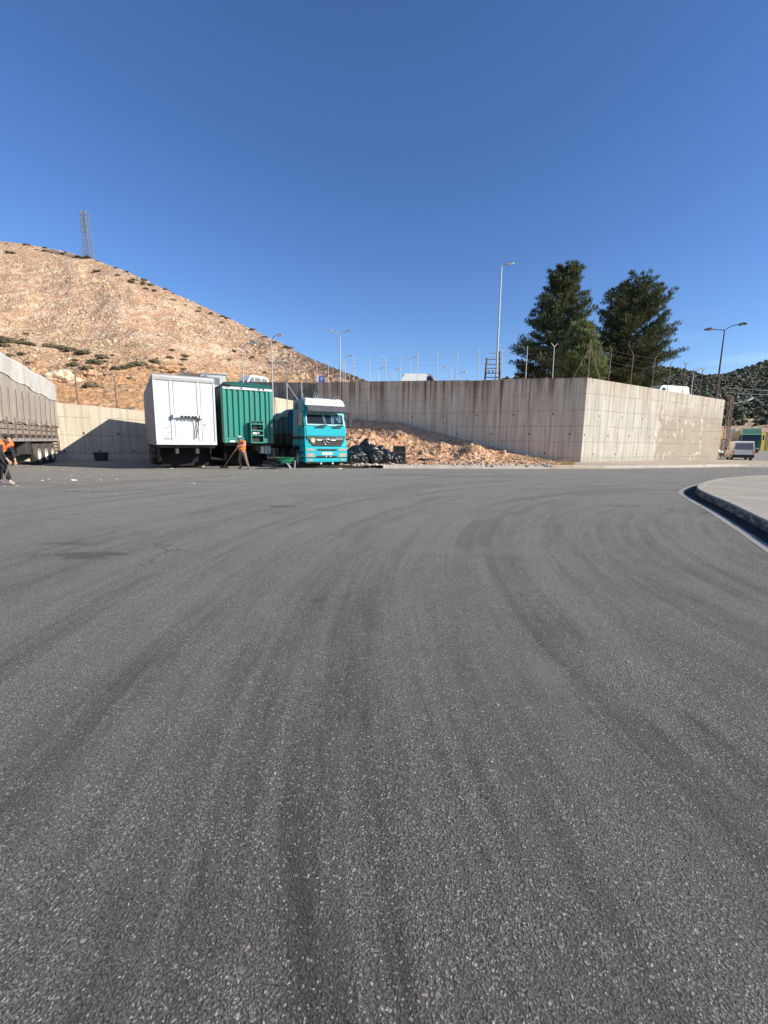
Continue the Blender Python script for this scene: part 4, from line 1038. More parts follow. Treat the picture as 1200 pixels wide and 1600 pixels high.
# ------------------------------------------------------------------ generic panel van / minibus  (front at -y, origin front centre)
def van(label, loc, rz, L=5.0, Wd=1.9, H=2.1, hood=.9, cat='van', body='whitevan', sidewin='front', glass='glass', name='parked_van', black_low=False, group=None, rearlean=.12):
    root = thing(name, label, cat, loc, rz, group); w = Wd / 2; bl = H * .52; gc = .28
    low = [(0.0, gc + .12), (0.02, H * .36), (.10, H * .43), (hood * .85, bl), (L - .02, bl), (L, gc + .1), (L * .98, gc), (.08, gc)]
    def arch(cy, r=.40): return [(cy + r * math.cos(a), gc + r * math.sin(a) * 1.0) for a in [math.pi * k / 8 for k in range(9)]]
    wf, wb = L * .17 + .05, L * .78
    prof = low[:6] + [(L * .98, gc)] + arch(wb) + arch(wf) + [(.08, gc)]
    b = MB(); b.prism(prof, -w, w); b.build('lower_body', M[body], root, bevel=.05, seg=3)
    ins = lambda y, z: max(0, (z - bl)) / (H - bl) * w * .13
    up = [(hood * .85, bl - .01), (hood + .62, H * .93), (hood + .95, H), (L - .35, H), (L - rearlean, H * .95), (L - .02, bl - .01)]
    b = MB(); b.prism(up, -w + .005, w - .005, inset=ins); b.build('upper_body', M[body], root, bevel=.09, seg=4)
    def sx(z): return w - .005 - ins(0, z) + .008
    for s in (-1, 1):
        z0, z1 = bl + .08, H * .88
        spans = [(hood + .42, hood + 1.25)]
        if sidewin == 'all': spans += [(hood + 1.35, hood + 2.5), (hood + 2.6, L - .35)]
        for i, (a, c) in enumerate(spans):
            f = .34 if i == 0 else 0.04
            b = MB(); pts = [(s * sx(z0), a - .08, z0), (s * sx(z0), c, z0), (s * sx(z1), c - .03, z1), (s * sx(z1), a + f, z1)]
            b.quad(*(pts if s > 0 else pts[::-1])); b.quad(*[(q[0] - s * .02, q[1], q[2]) for q in (pts[::-1] if s > 0 else pts)]); b.build('window', M[glass], root)
        b = MB(); b.tube((s * (w - .02), hood + .45, bl + .12), (s * (w + .16), hood + .4, bl + .14), .02, .02, 5); b.box(min(s * (w + .08), s * (w + .24)), max(s * (w + .08), s * (w + .24)), hood + .34, hood + .42, bl + .08, bl + .34); b.build('mirror', M['black'], root, bevel=.02)
        wheel(root, s * (w - .14), wf, .33, .22, s); wheel(root, s * (w - .14), wb, .33, .22, s)
    # windscreen and rear window
    n = Vector((0, -(H * .93 - bl), (hood + .62 - hood * .85))).normalized() * .012
    a0 = Vector((0, hood * .85 + .08, bl + .08)); a1 = Vector((0, hood + .56, H * .88))
    b = MB(); b.quad(*[Vector((x, q.y, q.z)) + n for x, q in ((-w * .88, a0), (w * .88, a0), (w * .80, a1), (-w * .80, a1))]); b.build('windscreen', M[glass], root)
    yr = L - .02
    b = MB(); b.quad((w * .82, yr + .004 + .0, bl + .10), (-w * .82, yr + .004, bl + .10), (-w * .76, L - rearlean + .02, H * .90), (w * .76, L - rearlean + .02, H * .90)); b.build('rear_window', M[glass], root)
    b = MB(); b.box(-w * .98, w * .98, L - .06, L + .06, gc + .02, gc + (.34 if black_low else .22)); b.build('bumper', M['black'], root, bevel=.03)
    b = MB(); b.box(-w * .98, w * .98, -.08, .08, gc + .02, gc + .24); b.build('bumper', M['black'], root, bevel=.03)
    for s in (-1, 1):
        b = MB(); x0, x1 = sorted((s * w * .98, s * w * .80)); b.box(x0, x1, L - .04, L + .012, gc + .42, bl - .06); b.build('tail_light', M['orange_lens'], root, bevel=.01)
        b = MB(); x0, x1 = sorted((s * w * .92, s * w * .60)); b.box(x0, x1, -.012, .06, H * .30, H * .37); b.build('headlight', M['headlamp'], root, bevel=.01)
    b = MB(); b.box(-.26, .26, L + .0, L + .014, gc + .45, gc + .57); b.build('number_plate', M['plate'], root)
    return root

# ------------------------------------------------------------------ white box trailer
WA = R(30.5); wloc = Vector((-11.15, 21.5, 0)); wf_ = Vector((math.cos(WA), math.sin(WA), 0)) * 1.4
tr = thing('white_trailer', 'white box semi-trailer parked on its landing legs, worn front wall facing us', 'trailer', tuple(wloc + wf_), WA)
L_, zt, zb, w = 11.0, 4.60, 1.31, 1.4
b = MB(); b.box(-w + .04, w - .04, .05, L_ - .05, zb + .06, zt - .04); b.build('box_core', M['greytarp'], tr)
b = MB()
for (x0, x1) in ((-w + .08, -w + .68), (-w + .70, -w + .86), (-w + .88, w - .88), (w - .86, w - .70), (w - .68, w - .08)):
    d = .0 if x1 - x0 > .3 else -.022
    b.box(x0, x1, d, .05, zb + .10, zt - .26)
b.build('front_wall', M['white'], tr, bevel=.008)
b = MB()
for s in (-1, 1):
    b.prism([(-.035, zb), (-.035, zt - .16), (.0, zt - .12), (.12, zt - .12), (.12, zb)], *(sorted((s * w, s * (w - .085)))))
b.box(-w, w, -.045, .02, zb - .06, zb + .10); b.build('front_frame', M['white'], tr, bevel=.01)
b = MB(); b.prism([(-.05, zt - .26), (-.07, zt - .12), (-.03, zt - .02), (.08, zt + .03), (.3, zt + .03), (.3, zt - .04), (.02, zt - .04), (.02, zt - .26)], -w, w); b.prism([(.3, zt - .02), (.3, zt + .03), (L_, zt + .03), (L_, zt - .02)], -w, w); b.build('top_rail', M['alu'], tr, bevel=.01)
# bulging side curtains
for s in (-1, 1):
    b = MB(); NI, NJ = 60, 14; vs = []
    for i in range(NI):
        for j in range(NJ):
            y = .06 + (L_ - .1) * i / (NI - 1); t = j / (NJ - 1); z = zb - .10 + (zt - .08 - zb + .10) * t
            bul = math.sin(math.pi * min(1, t * 1.0)) ** .8 * (.045 + .02 * math.sin(y * 2.2) + .02 * fbm(y * 1.5, z, s)) * min(1, i / 3 + .15)
            vs.append((s * (w + .005 + bul), y, z))
    fs = [(i * NJ + j, (i + 1) * NJ + j, (i + 1) * NJ + j + 1, i * NJ + j + 1) for i in range(NI - 1) for j in range(NJ - 1)]
    if s < 0: fs = [f[::-1] for f in fs]
    b.add(vs, fs, 0, True); b.build('side_curtain', M['greytarp'], tr)
# connector bracket and hoses on the front wall
b = MB(); zb2 = zb + (zt - zb) * .385; b.box(-.62, 1.02 - .30, -.16, -.023, zb2, zb2 + .13); b.box(-.62, -.50, -.22, -.023, zb2 - .03, zb2 + .16); b.box(.60, .75, -.22, -.023, zb2 - .03, zb2 + .16)
br = b.build('connector_bracket', M['white'], tr, bevel=.01)
for x in (-.22, -.05, .1, .28, .42):
    b = MB(); b.tube((x, -.18, zb2 + .07), (x + .03, -.27, zb2 + .03), .045, .04, 8); b.build('air_coupling', M['black'], br)
for k, x in enumerate((.36, .45)):
    b = MB(); pts = [Vector((x + .10 * math.sin(t * 3 + k) * (1 - .3 * t), -.09 - .05 * math.sin(t * 3.1), zb2 - .62 * t * 1.6)) for t in [i / 14 for i in range(15)]]
    b.path(pts, .016, 6); b.build('hose', M['black'], br)
b = MB()
for x in (-w + .16, -w + .62, -w + .94, w - .94, w - .62, w - .16):
    for k in range(24): z = zb + .2 + k * .12; b.tube((x, .0, z), (x, -.006, z), .008, .008, 5)
b.build('rivets', M['alu'], tr)
b = MB()
rr = random.Random(2)
for k in range(16): x = -w + .35 + rr.random() * .45; z = zb + .3 + rr.random() * .55; b.box(x, x + rr.uniform(.04, .16), -.003, .001, z, z + .02)
for (x, z, l, h) in ((-1.06, zb + .19, .1, .08), (-.93, zb + .19, .1, .08), (-.80, zb + .19, .1, .08), (w - .62, zb + .9, .12, .09), (w - .75, zb + .86, .04, .14)): b.box(x, x + l, -.003, .001, z, z + h)
b.build('stencil_marks', M['greypanel'], tr)
def chassis(tr, L_, w, zb, legs_y=2.6, axles=(-4.6, -3.3, -2.0), rim='rim'):
    b = MB()
    for s in (-1, 1):
        x0, x1 = sorted((s * .40, s * .55)); b.box(x0, x1, .25, L_ - .1, zb - .45, zb - .04)
    for y in np.arange(.3, L_, 1.3): b.box(-w + .06, w - .06, y, y + .12, zb - .16, zb + .0)
    b.box(-.9, .9, .3, 1.8, zb - .12, zb - .02); b.build('chassis', M['darksteel'], tr)
    for s in (-1, 1):
        b = MB(); x = s * .85; b.box(x - .07, x + .07, legs_y, legs_y + .14, .45, zb - .02); b.box(x - .05, x + .05, legs_y + .02, legs_y + .12, .06, .5); b.box(x - .16, x + .16, legs_y - .10, legs_y + .24, .0, .06); b.tube((x, legs_y + .07, .7), (x, legs_y + 1.1, zb - .1), .03, .03, 5); b.build('landing_leg', M['darksteel'], tr, bevel=.005)
        for a in axles: wheel(tr, s * (w - .19), L_ + a, .50, .33, s, rim)
    for a in axles:
        b = MB(); b.tube((-w + .3, L_ + a, .5), (w - .3, L_ + a, .5), .08, .08, 8); b.build('axle', M['darksteel'], tr)
    b = MB(); b.box(-w + .1, w - .1, L_ - .25, L_ - .1, .5, .68)
    for s in (-1, 1): b.box(*(sorted((s * .45, s * .55))), L_ - .22, L_ - .12, .6, zb - .1)
    b.build('rear_underrun_bar', M['darksteel'], tr)
    for s in (-1, 1):
        b = MB(); x0, x1 = sorted((s * (w - .06), s * (w - .10)))
        b.box(x0, x1, legs_y + .7, L_ - 5.4, .5, .62); b.box(x0, x1, legs_y + .7, L_ - 5.4, .85, .97)
        for y in np.linspace(legs_y + .8, L_ - 5.6, 4): b.box(*(sorted((s * (w - .10), s * (w - .14)))), y, y + .08, .5, zb - .05)
        b.build('side_guard', M['darksteel'], tr)
        b = MB(); x0, x1 = sorted((s * (w - .16), s * (w - .22))); b.box(x0, x1, .9, L_ - .3, .42, zb - .06); b.build('side_sun_block', M['sun_block'], tr)  # last panel is added to stop sun passing under the trailer
    b = MB(); b.box(-w + .23, w - .23, 1.5, 1.56, .12, zb - .06); b.build('front_sun_block', M['sun_block'], tr)  # added cross panel that keeps the space under the floor dark
chassis(tr, L_, w, zb - .06)

# ------------------------------------------------------------------ green container trailer
GA = R(30); gloc = Vector((-8.78, 24.1, 0)); gf = Vector((math.cos(GA), math.sin(GA), 0)) * 1.35
tg = thing('green_trailer', 'green corrugated semi-trailer with ribbed front wall and tarpaulin roof', 'trailer', tuple(gloc + gf), GA)
L_, zt, zb, w = 12.2, 4.60, 1.38, 1.35
b = MB(); b.box(-w + .05, w - .05, .10, L_ - .05, zb, zt - .22); b.build('box_core', M['green_dark'], tg)
# corrugated front
b = MB(); n = 8; x0, x1 = -w + .17, w - .17; st = (x1 - x0) / n; cs = []
for i in range(n):
    a = x0 + i * st; cs += [(a, .07), (a + st * .22, .07), (a + st * .36, -.01), (a + st * .80, -.01), (a + st * .94, .07)]
cs.append((x1, .07)); z0, z1 = zb + .30, zt - .38
b.add([(x, y, z0) for x, y in cs] + [(x, y, z1) for x, y in cs], [(i, i + 1, len(cs) + i + 1, len(cs) + i) for i in range(len(cs) - 1)])
b.build('front_wall', M['green'], tg)
b = MB()
for s in (-1, 1): b.box(*(sorted((s * w, s * (w - .17)))), -.03, .14, zb - .02, zt - .22)
b.box(-w + .17, w - .17, -.02, .10, zb, zb + .14); b.box(-w + .17, w - .17, .01, .10, zb + .15, zb + .29); b.build('front_frame', M['green'], tg, bevel=.012)
b = MB(); b.box(-w + .02, w - .0, -.045, .09, zt - .36, zt - .20); b.build('white_header', M['white'], tg, bevel=.01)
b = MB()
for x in (-.35, .6, .86): b.tube((x, -.04, zt - .28), (x, -.05, zt - .28), .05, .05, 10)
b.build('header_holes', M['black'], tg)
# crumpled tarpaulin roof
b = MB(); NI, NJ = 50, 16; vs = []
for i in range(NI):
    for j in range(NJ):
        y = -.10 + (L_ + .1) * i / (NI - 1); t = j / (NJ - 1); x = -w - .03 + (2 * w + .06) * t
        z = zt + .02 + .04 * math.sin(t * 3.14) + .05 * fbm(x * 2, y * 1.4, 0, 3)
        if j in (0, NJ - 1) or i == 0: z = zt - .19 + .02 * fbm(x * 3, y * 3, 2, 2)
        vs.append((x, y, z))
b.add(vs, [(i * NJ + j, i * NJ + j + 1, (i + 1) * NJ + j + 1, (i + 1) * NJ + j) for i in range(NI - 1) for j in range(NJ - 1)], 0, True); b.build('roof_tarpaulin', M['green_dark'], tg)
b = MB(); b.tube((-w + .12, -.10, zt - .12), (-w + .45, -.12, zt - .16), .07, .06, 8); b.build('roller_end', M['black'], tg)
for s in (-1, 1):
    b = MB(); NI = 48; vs = []
    for i in range(NI):
        y = .10 + (L_ - .15) * i / (NI - 1)
        for j in range(8): t = j / 7; vs.append((s * (w - .01 + .04 * math.sin(t * 3.14) + .03 * math.sin(y * 6.2) * min(1, i / 2)), y, zb + (zt - .2 - zb) * t))
    fs = [(i * 8 + j, (i + 1) * 8 + j, (i + 1) * 8 + j + 1, i * 8 + j + 1) for i in range(NI - 1) for j in range(7)]
    b.add(vs, fs if s > 0 else [f[::-1] for f in fs], 0, True); b.build('side_panel', M['green_dark'], tg)
    b = MB(); b.box(*(sorted((s * (w + .0), s * (w + .045)))), .12, .2, zb, zt - .2); b.build('side_post', M['alu'], tg)
# coupling locker on the front
u = MB(); X0, X1, Y0, Z0, Z1 = .02, .74, -.34, zb - .02, zb + 1.18
u.box(X0, X0 + .05, Y0, -.03, Z0, Z1); u.box(X1 - .05, X1, Y0, -.03, Z0, Z1); u.box(X0 + .05, X1 - .05, Y0 + .24, -.04, Z0, Z1)
for z in (Z0, Z0 + .40, Z0 + .66, Z0 + 1.02): u.box(X0 + .05, X1 - .05, Y0 - .004, -.05, z, z + .07)
ub = u.build('coupling_locker', M['green'], tg, bevel=.006)
b = MB(); b.box(X0 + .06, X1 - .06, Y0 + .2, Y0 + .235, Z0 + .08, Z1 - .02); b.build('locker_interior', M['black'], ub)
for x, z in ((.16, .55), (.45, .57), (.56, .9), (.2, .9), (.3, 1.24), (.6, 1.24)):
    b = MB(); b.tube((x, Y0 + .02, Z0 + z), (x, Y0 + .18, Z0 + z), .05, .045, 10); b.build('air_coupling', M['alu'] if z < .6 else M['black'], ub)
b = MB(); b.box(X0 + .10, X0 + .34, Y0 - .012, Y0 - .002, Z0 + .50, Z0 + .60); b.build('white_plate', M['paper'], ub)
b = MB(); b.box(-w + .3, -w + .56, -.028, -.018, zb + .02, zb + .12); b.build('white_plate', M['paper'], tg)
b = MB(); b.box(w - .14, w - .03, -.036, -.03, zb + .9, zb + 1.08); b.build('yellow_sticker', M['reflect'], tg)
chassis(tg, L_, w, zb - .02, 2.4)
b = MB(); b.box(w - .62, w - .02, .5, 1.0, zb - .62, zb - .08); b.build('battery_box', M['alu'], tg, bevel=.03)
b = MB(); b.tube((w - .30, .42, zb - .64), (w - .30, .42, zb - .1), .10, .10, 10); b.build('air_tank', M['alu'], tg)

# ------------------------------------------------------------------ turquoise lorry
CA = R(28); cl = Vector((-4.45, 24.4, 0)); cf = Vector((math.cos(CA), math.sin(CA), 0)) * 1.25
tk = thing('turquoise_lorry', 'turquoise lorry with white roof fairing and dark grille, facing us beside the rubble', 'lorry', tuple(cl + cf), CA)
w = 1.25
ins = lambda y, z: max(0, z - 2.35) * .055 + (.03 if y < .12 else 0)
prof = [(.06, 1.22), (.02, 1.78), (.03, 2.34), (.24, 3.02), (.30, 3.42), (.48, 3.72), (.85, 3.84), (2.25, 3.86), (2.30, 3.7), (2.30, 1.15), (2.02, 1.15), (1.92, 1.26), (.98, 1.26), (.9, 1.15)]
b = MB(); b.prism(prof, -w, w, inset=ins); b.build('cab', M['turq'], tk, bevel=.09, seg=4)
# pale upper side panels
for s in (-1, 1):
    xs_ = lambda z: s * (w - max(0, z - 2.35) * .055 + .004)
    b = MB(); pts = [(1.20, 2.40), (1.95, 2.40), (2.2, 3.5), (2.2, 3.78), (.75, 3.76), (.42, 3.45)]
    P_ = [(xs_(z), y, z) for y, z in pts]; Q_ = [(xs_(z) - s * .02, y, z) for y, z in pts]; n = len(pts)
    b.add(P_ + Q_, [tuple(range(n)), tuple(range(2 * n - 1, n - 1, -1))] + [(i, n + i, n + (i + 1) % n, (i + 1) % n) for i in range(n)])
    b.build('upper_side_panel', M['palecover'] if s < 0 else M['turq_pale'], tk)
    # door window with frame
    def side_poly(nm, pts, mat, off):
        b = MB(); P_ = [(xs_(z) + s * off, y, z) for y, z in pts]; Q_ = [(xs_(z) - s * .01, y, z) for y, z in pts]; n = len(pts)
        b.add(P_ + Q_, [tuple(range(n)), tuple(range(2 * n - 1, n - 1, -1))] + [(i, n + i, n + (i + 1) % n, (i + 1) % n) for i in range(n)]); return b.build(nm, M[mat], tk)
    side_poly('window_frame', [(.30, 2.36), (1.14, 2.36), (1.14, 3.10), (1.02, 3.16), (.50, 3.16), (.44, 3.05)], 'turq_pale', .012)
    side_poly('door_window', [(.38, 2.42), (1.08, 2.42), (1.08, 3.06), (.98, 3.10), (.56, 3.10), (.50, 3.02)], 'glass', .022)
    side_poly('vent_window', [(1.25, 3.28), (1.80, 3.28), (1.80, 3.62), (1.30, 3.62)], 'glass', .016)
    side_poly('side_stripe', [(.10, 1.62), (2.2, 1.62), (2.2, 1.78), (.10, 1.78)], 'grille', .010)
    side_poly('door_seam', [(1.17, 1.27), (1.19, 1.27), (1.19, 3.2), (1.17, 3.2)], 'black', .006)
    b = MB(); b.box(*(sorted((s * (w + .012), s * (w + .05)))), .95, 1.10, 2.12, 2.18); b.build('door_handle', M['black'], tk, bevel=.006)
    # mirrors
    m_ = MB(); m_.tube((s * (w - .05), .25, 3.12), (s * (w + .24), .02, 3.10), .022, .022, 6); m_.tube((s * (w - .02), .30, 2.30), (s * (w + .24), .02, 2.32), .022, .022, 6)
    x0, x1 = sorted((s * (w + .13), s * (w + .35))); m_.box(x0, x1, -.05, .07, 2.34, 3.06); m_.build('mirror', M['black'], tk, bevel=.03)
    # wheel arch liner, steps, tank
    b = MB(); b.box(*(sorted((s * (w - .02), s * (w - .34)))), .96, 1.94, 1.18, 1.24); b.build('wheel_arch', M['black'], tk)
    b = MB(); b.prism([(.12, .36), (.12, 1.2), (.92, 1.2), (.86, .46), (.80, .36)], *(sorted((s * (w - .005), s * (w - .30))))); b.build('step_panel', M['turq'], tk, bevel=.03)
    b = MB(); b.box(*(sorted((s * (w + .002), s * (w - .1)))), .35, .78, .5, .62); b.box(*(sorted((s * (w + .002), s * (w - .1)))), .35, .78, .82, .94); b.build('step', M['black'], tk)
    wheel(tk, s * (w - .18), 1.45, .52, .31, s, 'rim')
    b = MB(); b.box(*(sorted((s * (w - .05), s * (w - .62)))), 2.35, 3.35, .45, 1.08); b.build('fuel_tank', M['alu'] if s > 0 else M['darksteel'], tk, bevel=.08, seg=3)
    wheel(tk, s * (w - .18), 4.75, .52, .31, s, 'rim', dual=True)
# front: panel, grille, bumper
b = MB(); b.prism([(-.015, 1.80), (-.015, 2.22), (.03, 2.30), (.10, 2.30), (.10, 1.80)], -1.13, 1.13); b.build('front_panel', M['turq'], tk, bevel=.03)
b = MB(); b.add([(-1.19, -.03, 1.78), (1.19, -.03, 1.78), (.84, -.07, 1.24), (-.84, -.07, 1.24), (-1.19, .10, 1.78), (1.19, .10, 1.78), (.84, .10, 1.24), (-.84, .10, 1.24)], [(3, 2, 1, 0), (0, 1, 5, 4), (1, 2, 6, 5), (2, 3, 7, 6), (3, 0, 4, 7)]); gr = b.build('grille', M['grille'], tk, bevel=.015)
for k, z in enumerate((1.32, 1.42, 1.52, 1.61)):
    hw = .84 + (z - 1.24) / .54 * .35 - .08; b = MB(); b.box(-hw, hw, -.10, -.055, z, z + .028); b.build('slat', M['chrome'] if k == 3 else M['darksteel'], gr)
for s in (-1, 1):
    b = MB(); x0, x1 = sorted((s * .28, s * .55)); b.box(x0, x1, -.112, -.10, 1.55, 1.60); b.build('light_strip', M['paper'], gr)
em = MB()
for i in range(28):
    a0, a1 = 2 * math.pi * i / 28, 2 * math.pi * (i + 1) / 28; em.tube((.17 * math.cos(a0), -.12, 1.50 + .17 * math.sin(a0)), (.17 * math.cos(a1), -.12, 1.50 + .17 * math.sin(a1)), .014, .014, 6)
for k in range(3):
    a = math.pi / 2 + k * 2 * math.pi / 3; em.tube((0, -.12, 1.50), (.165 * math.cos(a), -.12, 1.50 + .165 * math.sin(a)), .024, .008, 6)
em.build('star_emblem', M['chrome'], gr)
b = MB(); b.lathe([(0, 0), (.155, 0), (.155, .02)], (-.83, -.125, 1.53), 'y', 24); b.lathe([(0, 0), (0.001, 0)], (-.83, -.13, 1.53), 'y', 4); b.build('round_sticker', M['reflect'], gr)
b = MB(); b.lathe([(0, 0), (.12, 0), (.12, .01)], (-.83, -.133, 1.53), 'y', 24); b.build('sticker_centre', M['green_dark'], gr)
b = MB(); b.prism([(0, -.07), (0, .07), (.0, .07), (.004, -.07)], -.06, .06); b.v = [(v[0] - .83, v[1] - .14, v[2] + 1.53) for v in b.v]; b.build('sticker_mark', M['paper'], gr)
text_mesh('lettering', 'Actros', .17, M['chrome'], gr, (.80, -.055, 1.655), (R(90), 0, 0), .006)
for s in (-1, 1):   # corner deflectors beside the grille
    b = MB(); b.add([(s * 1.245, -.02, 1.60), (s * 1.10, -.06, 1.60), (s * .86, -.10, 1.22), (s * 1.245, -.06, 1.22), (s * 1.245, .5, 1.60), (s * 1.10, .12, 1.60), (s * .86, .12, 1.22), (s * 1.245, .5, 1.22)], [(0, 1, 2, 3), (0, 4, 5, 1), (1, 5, 6, 2), (2, 6, 7, 3), (3, 7, 4, 0), (7, 6, 5, 4)]); b.build('corner_panel', M['turq'], tk, bevel=.02)
b = MB(); b.prism([(-.10, .58), (-.15, .62), (-.15, 1.12), (-.10, 1.22), (.40, 1.22), (.40, .58)], -1.25, 1.25); bu = b.build('bumper', M['turq'], tk, bevel=.03)
b = MB(); b.prism([(-.08, .33), (-.14, .37), (-.14, .565), (.30, .565), (.30, .33)], -1.24, 1.24); b.build('lower_bumper', M['turq'], bu, bevel=.02)
b = MB(); b.box(-.56, .62, -.165, -.12, .97, 1.09); b.build('air_intake', M['black'], bu, bevel=.015)
b = MB(); b.box(-.62, .62, -.165, -.12, .60, .71); b.build('air_intake', M['black'], bu, bevel=.015)
for x in (-.06, .20):
    b = MB(); b.lathe([(0, 0), (.045, 0), (.055, .03), (.055, .05)], (x, -.20, .66), 'y', 14); b.build('spot_lamp', M['chrome'], bu)
b = MB(); b.box(-.30, .32, -.175, -.152, .755, .895); pl = b.build('number_plate', M['plate'], bu, bevel=.004)
b = MB()
for k in range(7): b.box(-.24 + k * .075, -.205 + k * .075, -.178, -.175, .80, .85)
b.build('worn_marks', M['rusty'], pl)
for s in (-1, 1):
    x0, x1 = sorted((s * 1.18, s * .74)); b = MB(); b.box(x0, x1, -.165, -.12, .98, 1.10); b.build('indicator', M['headlamp'], bu, bevel=.02)
    b = MB(); b.box(*(sorted((s * 1.10, s * .90))), -.170, -.14, .995, 1.085); b.build('indicator_lens', M['orange_lens'], bu, bevel=.015)
    b = MB(); b.box(x0, x1, -.165, -.12, .62, .85); b.build('headlight', M['headlamp'], bu, bevel=.04)
    b = MB(); b.box(*(sorted((s * 1.10, s * .82))), -.158, -.10, .40, .52); b.build('fog_lamp', M['headlamp'], bu, bevel=.02)
    b = MB(); b.tube((s * .35, -.17, .28), (s * .35, -.05, .28), .06, .06, 8); b.build('tow_hook', M['alu'], bu)
# windscreen: dark interior, curtain, glass
def wsp(x, z, o): return Vector((x * (1 - max(0, z - 2.35) * .03), .03 + (z - 2.34) * (.21 / .68) - o, z))
b = MB(); b.quad(wsp(-1.08, 2.46, .02), wsp(1.08, 2.46, .02), wsp(1.03, 3.00, .02), wsp(-1.03, 3.00, .02)); b.build('windscreen_dark', M['darksteel'], tk)
b = MB()
for (xa, xb, xc, xd) in ((-.06, .06, -.16, -.02), (.34, .52, .38, .60)):
    b.quad(wsp(xa, 2.50, .035), wsp(xb, 2.50, .035), wsp(xd, 2.97, .035), wsp(xc, 2.97, .035))
NI = 12
for i in range(NI):
    a = .62 + .36 * i / NI; c = .62 + .36 * (i + 1) / NI; za = 2.94 - .40 * math.sin(i / NI * 2.2) ** .8 if i else 2.9; zc = 2.94 - .40 * math.sin((i + 1) / NI * 2.2) ** .8
    b.quad(wsp(a, za, .035 + .012 * (i % 2)), wsp(c, zc, .035 + .012 * ((i + 1) % 2)), wsp(c, 2.96, .035 + .012 * ((i + 1) % 2)), wsp(a, 2.96, .035 + .012 * (i % 2)))
b.build('curtain', M['curtain'], tk)
b = MB(); b.quad(wsp(-1.08, 2.46, .06), wsp(1.08, 2.46, .06), wsp(1.03, 3.00, .06), wsp(-1.03, 3.00, .06)); b.build('windscreen', M['clear'], tk)
b = MB()
for a, c in (((-1.15, 2.38), (1.15, 2.46)), ((-1.12, 3.0), (1.12, 3.05))):
    p0, p1, p2, p3 = wsp(a[0], a[1], .07), wsp(c[0], a[1], .07), wsp(c[0], c[1], .07), wsp(a[0], c[1], .07); q = Vector((0, .07, 0)); b.hexa([p0, p1, p1 + q, p0 + q, p3, p2, p2 + q, p3 + q])
for s in (-1, 1):
    x0, x1 = sorted((s * 1.15, s * 1.08)); p0, p1, p2, p3 = wsp(x0, 2.46, .07), wsp(x1, 2.46, .07), wsp(x1, 3.0, .07), wsp(x0, 3.0, .07); q = Vector((0, .07, 0)); b.hexa([p0, p1, p1 + q, p0 + q, p3, p2, p2 + q, p3 + q])
b.build('windscreen_frame', M['turq_pale'], tk)
for x in (-.55, .45):
    b = MB(); b.path([Vector((x, -.06, 2.34)), Vector((x + .25, -.09, 2.40)), Vector((x + .62, -.07, 2.43))], .016, 6); b.box(x - .08, x + .5, -.075, -.05, 2.26, 2.31); b.build('wiper', M['black'], tk)
b = MB(); b.prism([(-.20, 3.08), (-.28, 3.18), (-.16, 3.46), (.10, 3.52), (.14, 3.46), (-.10, 3.42), (-.20, 3.2), (-.12, 3.08)], -1.18, 1.18, inset=lambda y, z: .10 if y < -.2 else .02); b.build('sun_visor', M['visor'], tk, bevel=.02)
b = MB(); b.prism([(.12, 3.44), (.02, 3.48), (.12, 3.78), (.45, 3.90), (1.0, 3.93), (1.0, 3.83), (.5, 3.7)], -1.17, 1.17, inset=lambda y, z: max(0, z - 3.5) * .3); b.build('roof_fairing', M['cabwhite'], tk, bevel=.05, seg=3)
for x in (-.78, .68): b = MB(); b.box(x - .07, x + .07, .03, .10, 3.62, 3.68); b.build('marker_lamp', M['headlamp'], tk)
for x in (-.55, -.42, .62, .82):
    b = MB(); b.tube((x, .35, 3.88), (x, .35, 3.98), .02, .02, 6); b.lathe([(0, .10), (.02, .08), (.03, 0), (.07, -.10)], (x, .35, 4.0), 'y', 10); b.build('air_horn', M['chrome'], tk)
for x, h in ((-.98, .75), (-.40, .45), (-.30, .40)):
    b = MB(); b.tube((x, .7, 3.85), (x - (.28 if h > .6 else 0), .7, 3.85 + h), .012, .007, 5); b.build('antenna', M['chrome'], tk)
b = MB()
for s in (-1, 1): b.box(*(sorted((s * .38, s * .48))), .5, 5.6, .72, .98)
b.build('chassis', M['darksteel'], tk)
b = MB(); b.tube((-.9, 1.45, .5), (.9, 1.45, .5), .07, .07, 8); b.tube((-.9, 4.75, .52), (.9, 4.75, .52), .10, .10, 8); b.build('axle', M['darksteel'], tk)
# its trailer
fr = Vector((math.cos(CA), math.sin(CA), 0)); bk = Vector((-math.sin(CA), math.cos(CA), 0))
tt = thing('tarpaulin_trailer', 'blue sided semi-trailer with a sagging grey cover behind the turquoise lorry', 'trailer', tuple(cl + cf + bk * 3.0), CA)
b = MB(); b.box(-1.22, 1.22, .0, 12.5, 1.25, 2.0); b.build('drop_side', M['darksteel'], tt, bevel=.01)
for y in np.arange(.3, 12.4, 1.6):
    for s in (-1, 1): b = MB(); b.box(*(sorted((s * 1.22, s * 1.27))), y, y + .08, 1.25, 2.0); b.build('stake', M['rusty'], tt)
b = MB(); NI, NJ = 50, 15; vs = []
def tprof(y):
    return 3.30 - .35 * min(1, max(0, (y - 1.5) / 5)) + .06 * math.sin(y * 2.4)
for i in range(NI):
    y = -.02 + 12.5 * i / (NI - 1); H_ = tprof(y)
    for j in range(NJ):
        t = j / (NJ - 1)
        if t < .3: x = -1.26 - .03 * math.sin(y * 5); z = 1.95 + (H_ - 1.95) * t / .3
        elif t > .7: x = 1.26 + .03 * math.sin(y * 5); z = 1.95 + (H_ - 1.95) * (1 - t) / .3
        else: k = (t - .3) / .4; x = -1.24 + 2.48 * k; z = H_ + .18 * math.sin(k * 3.14) + .04 * fbm(x * 1.5, y, 0, 3)
        vs.append((x, y, z))
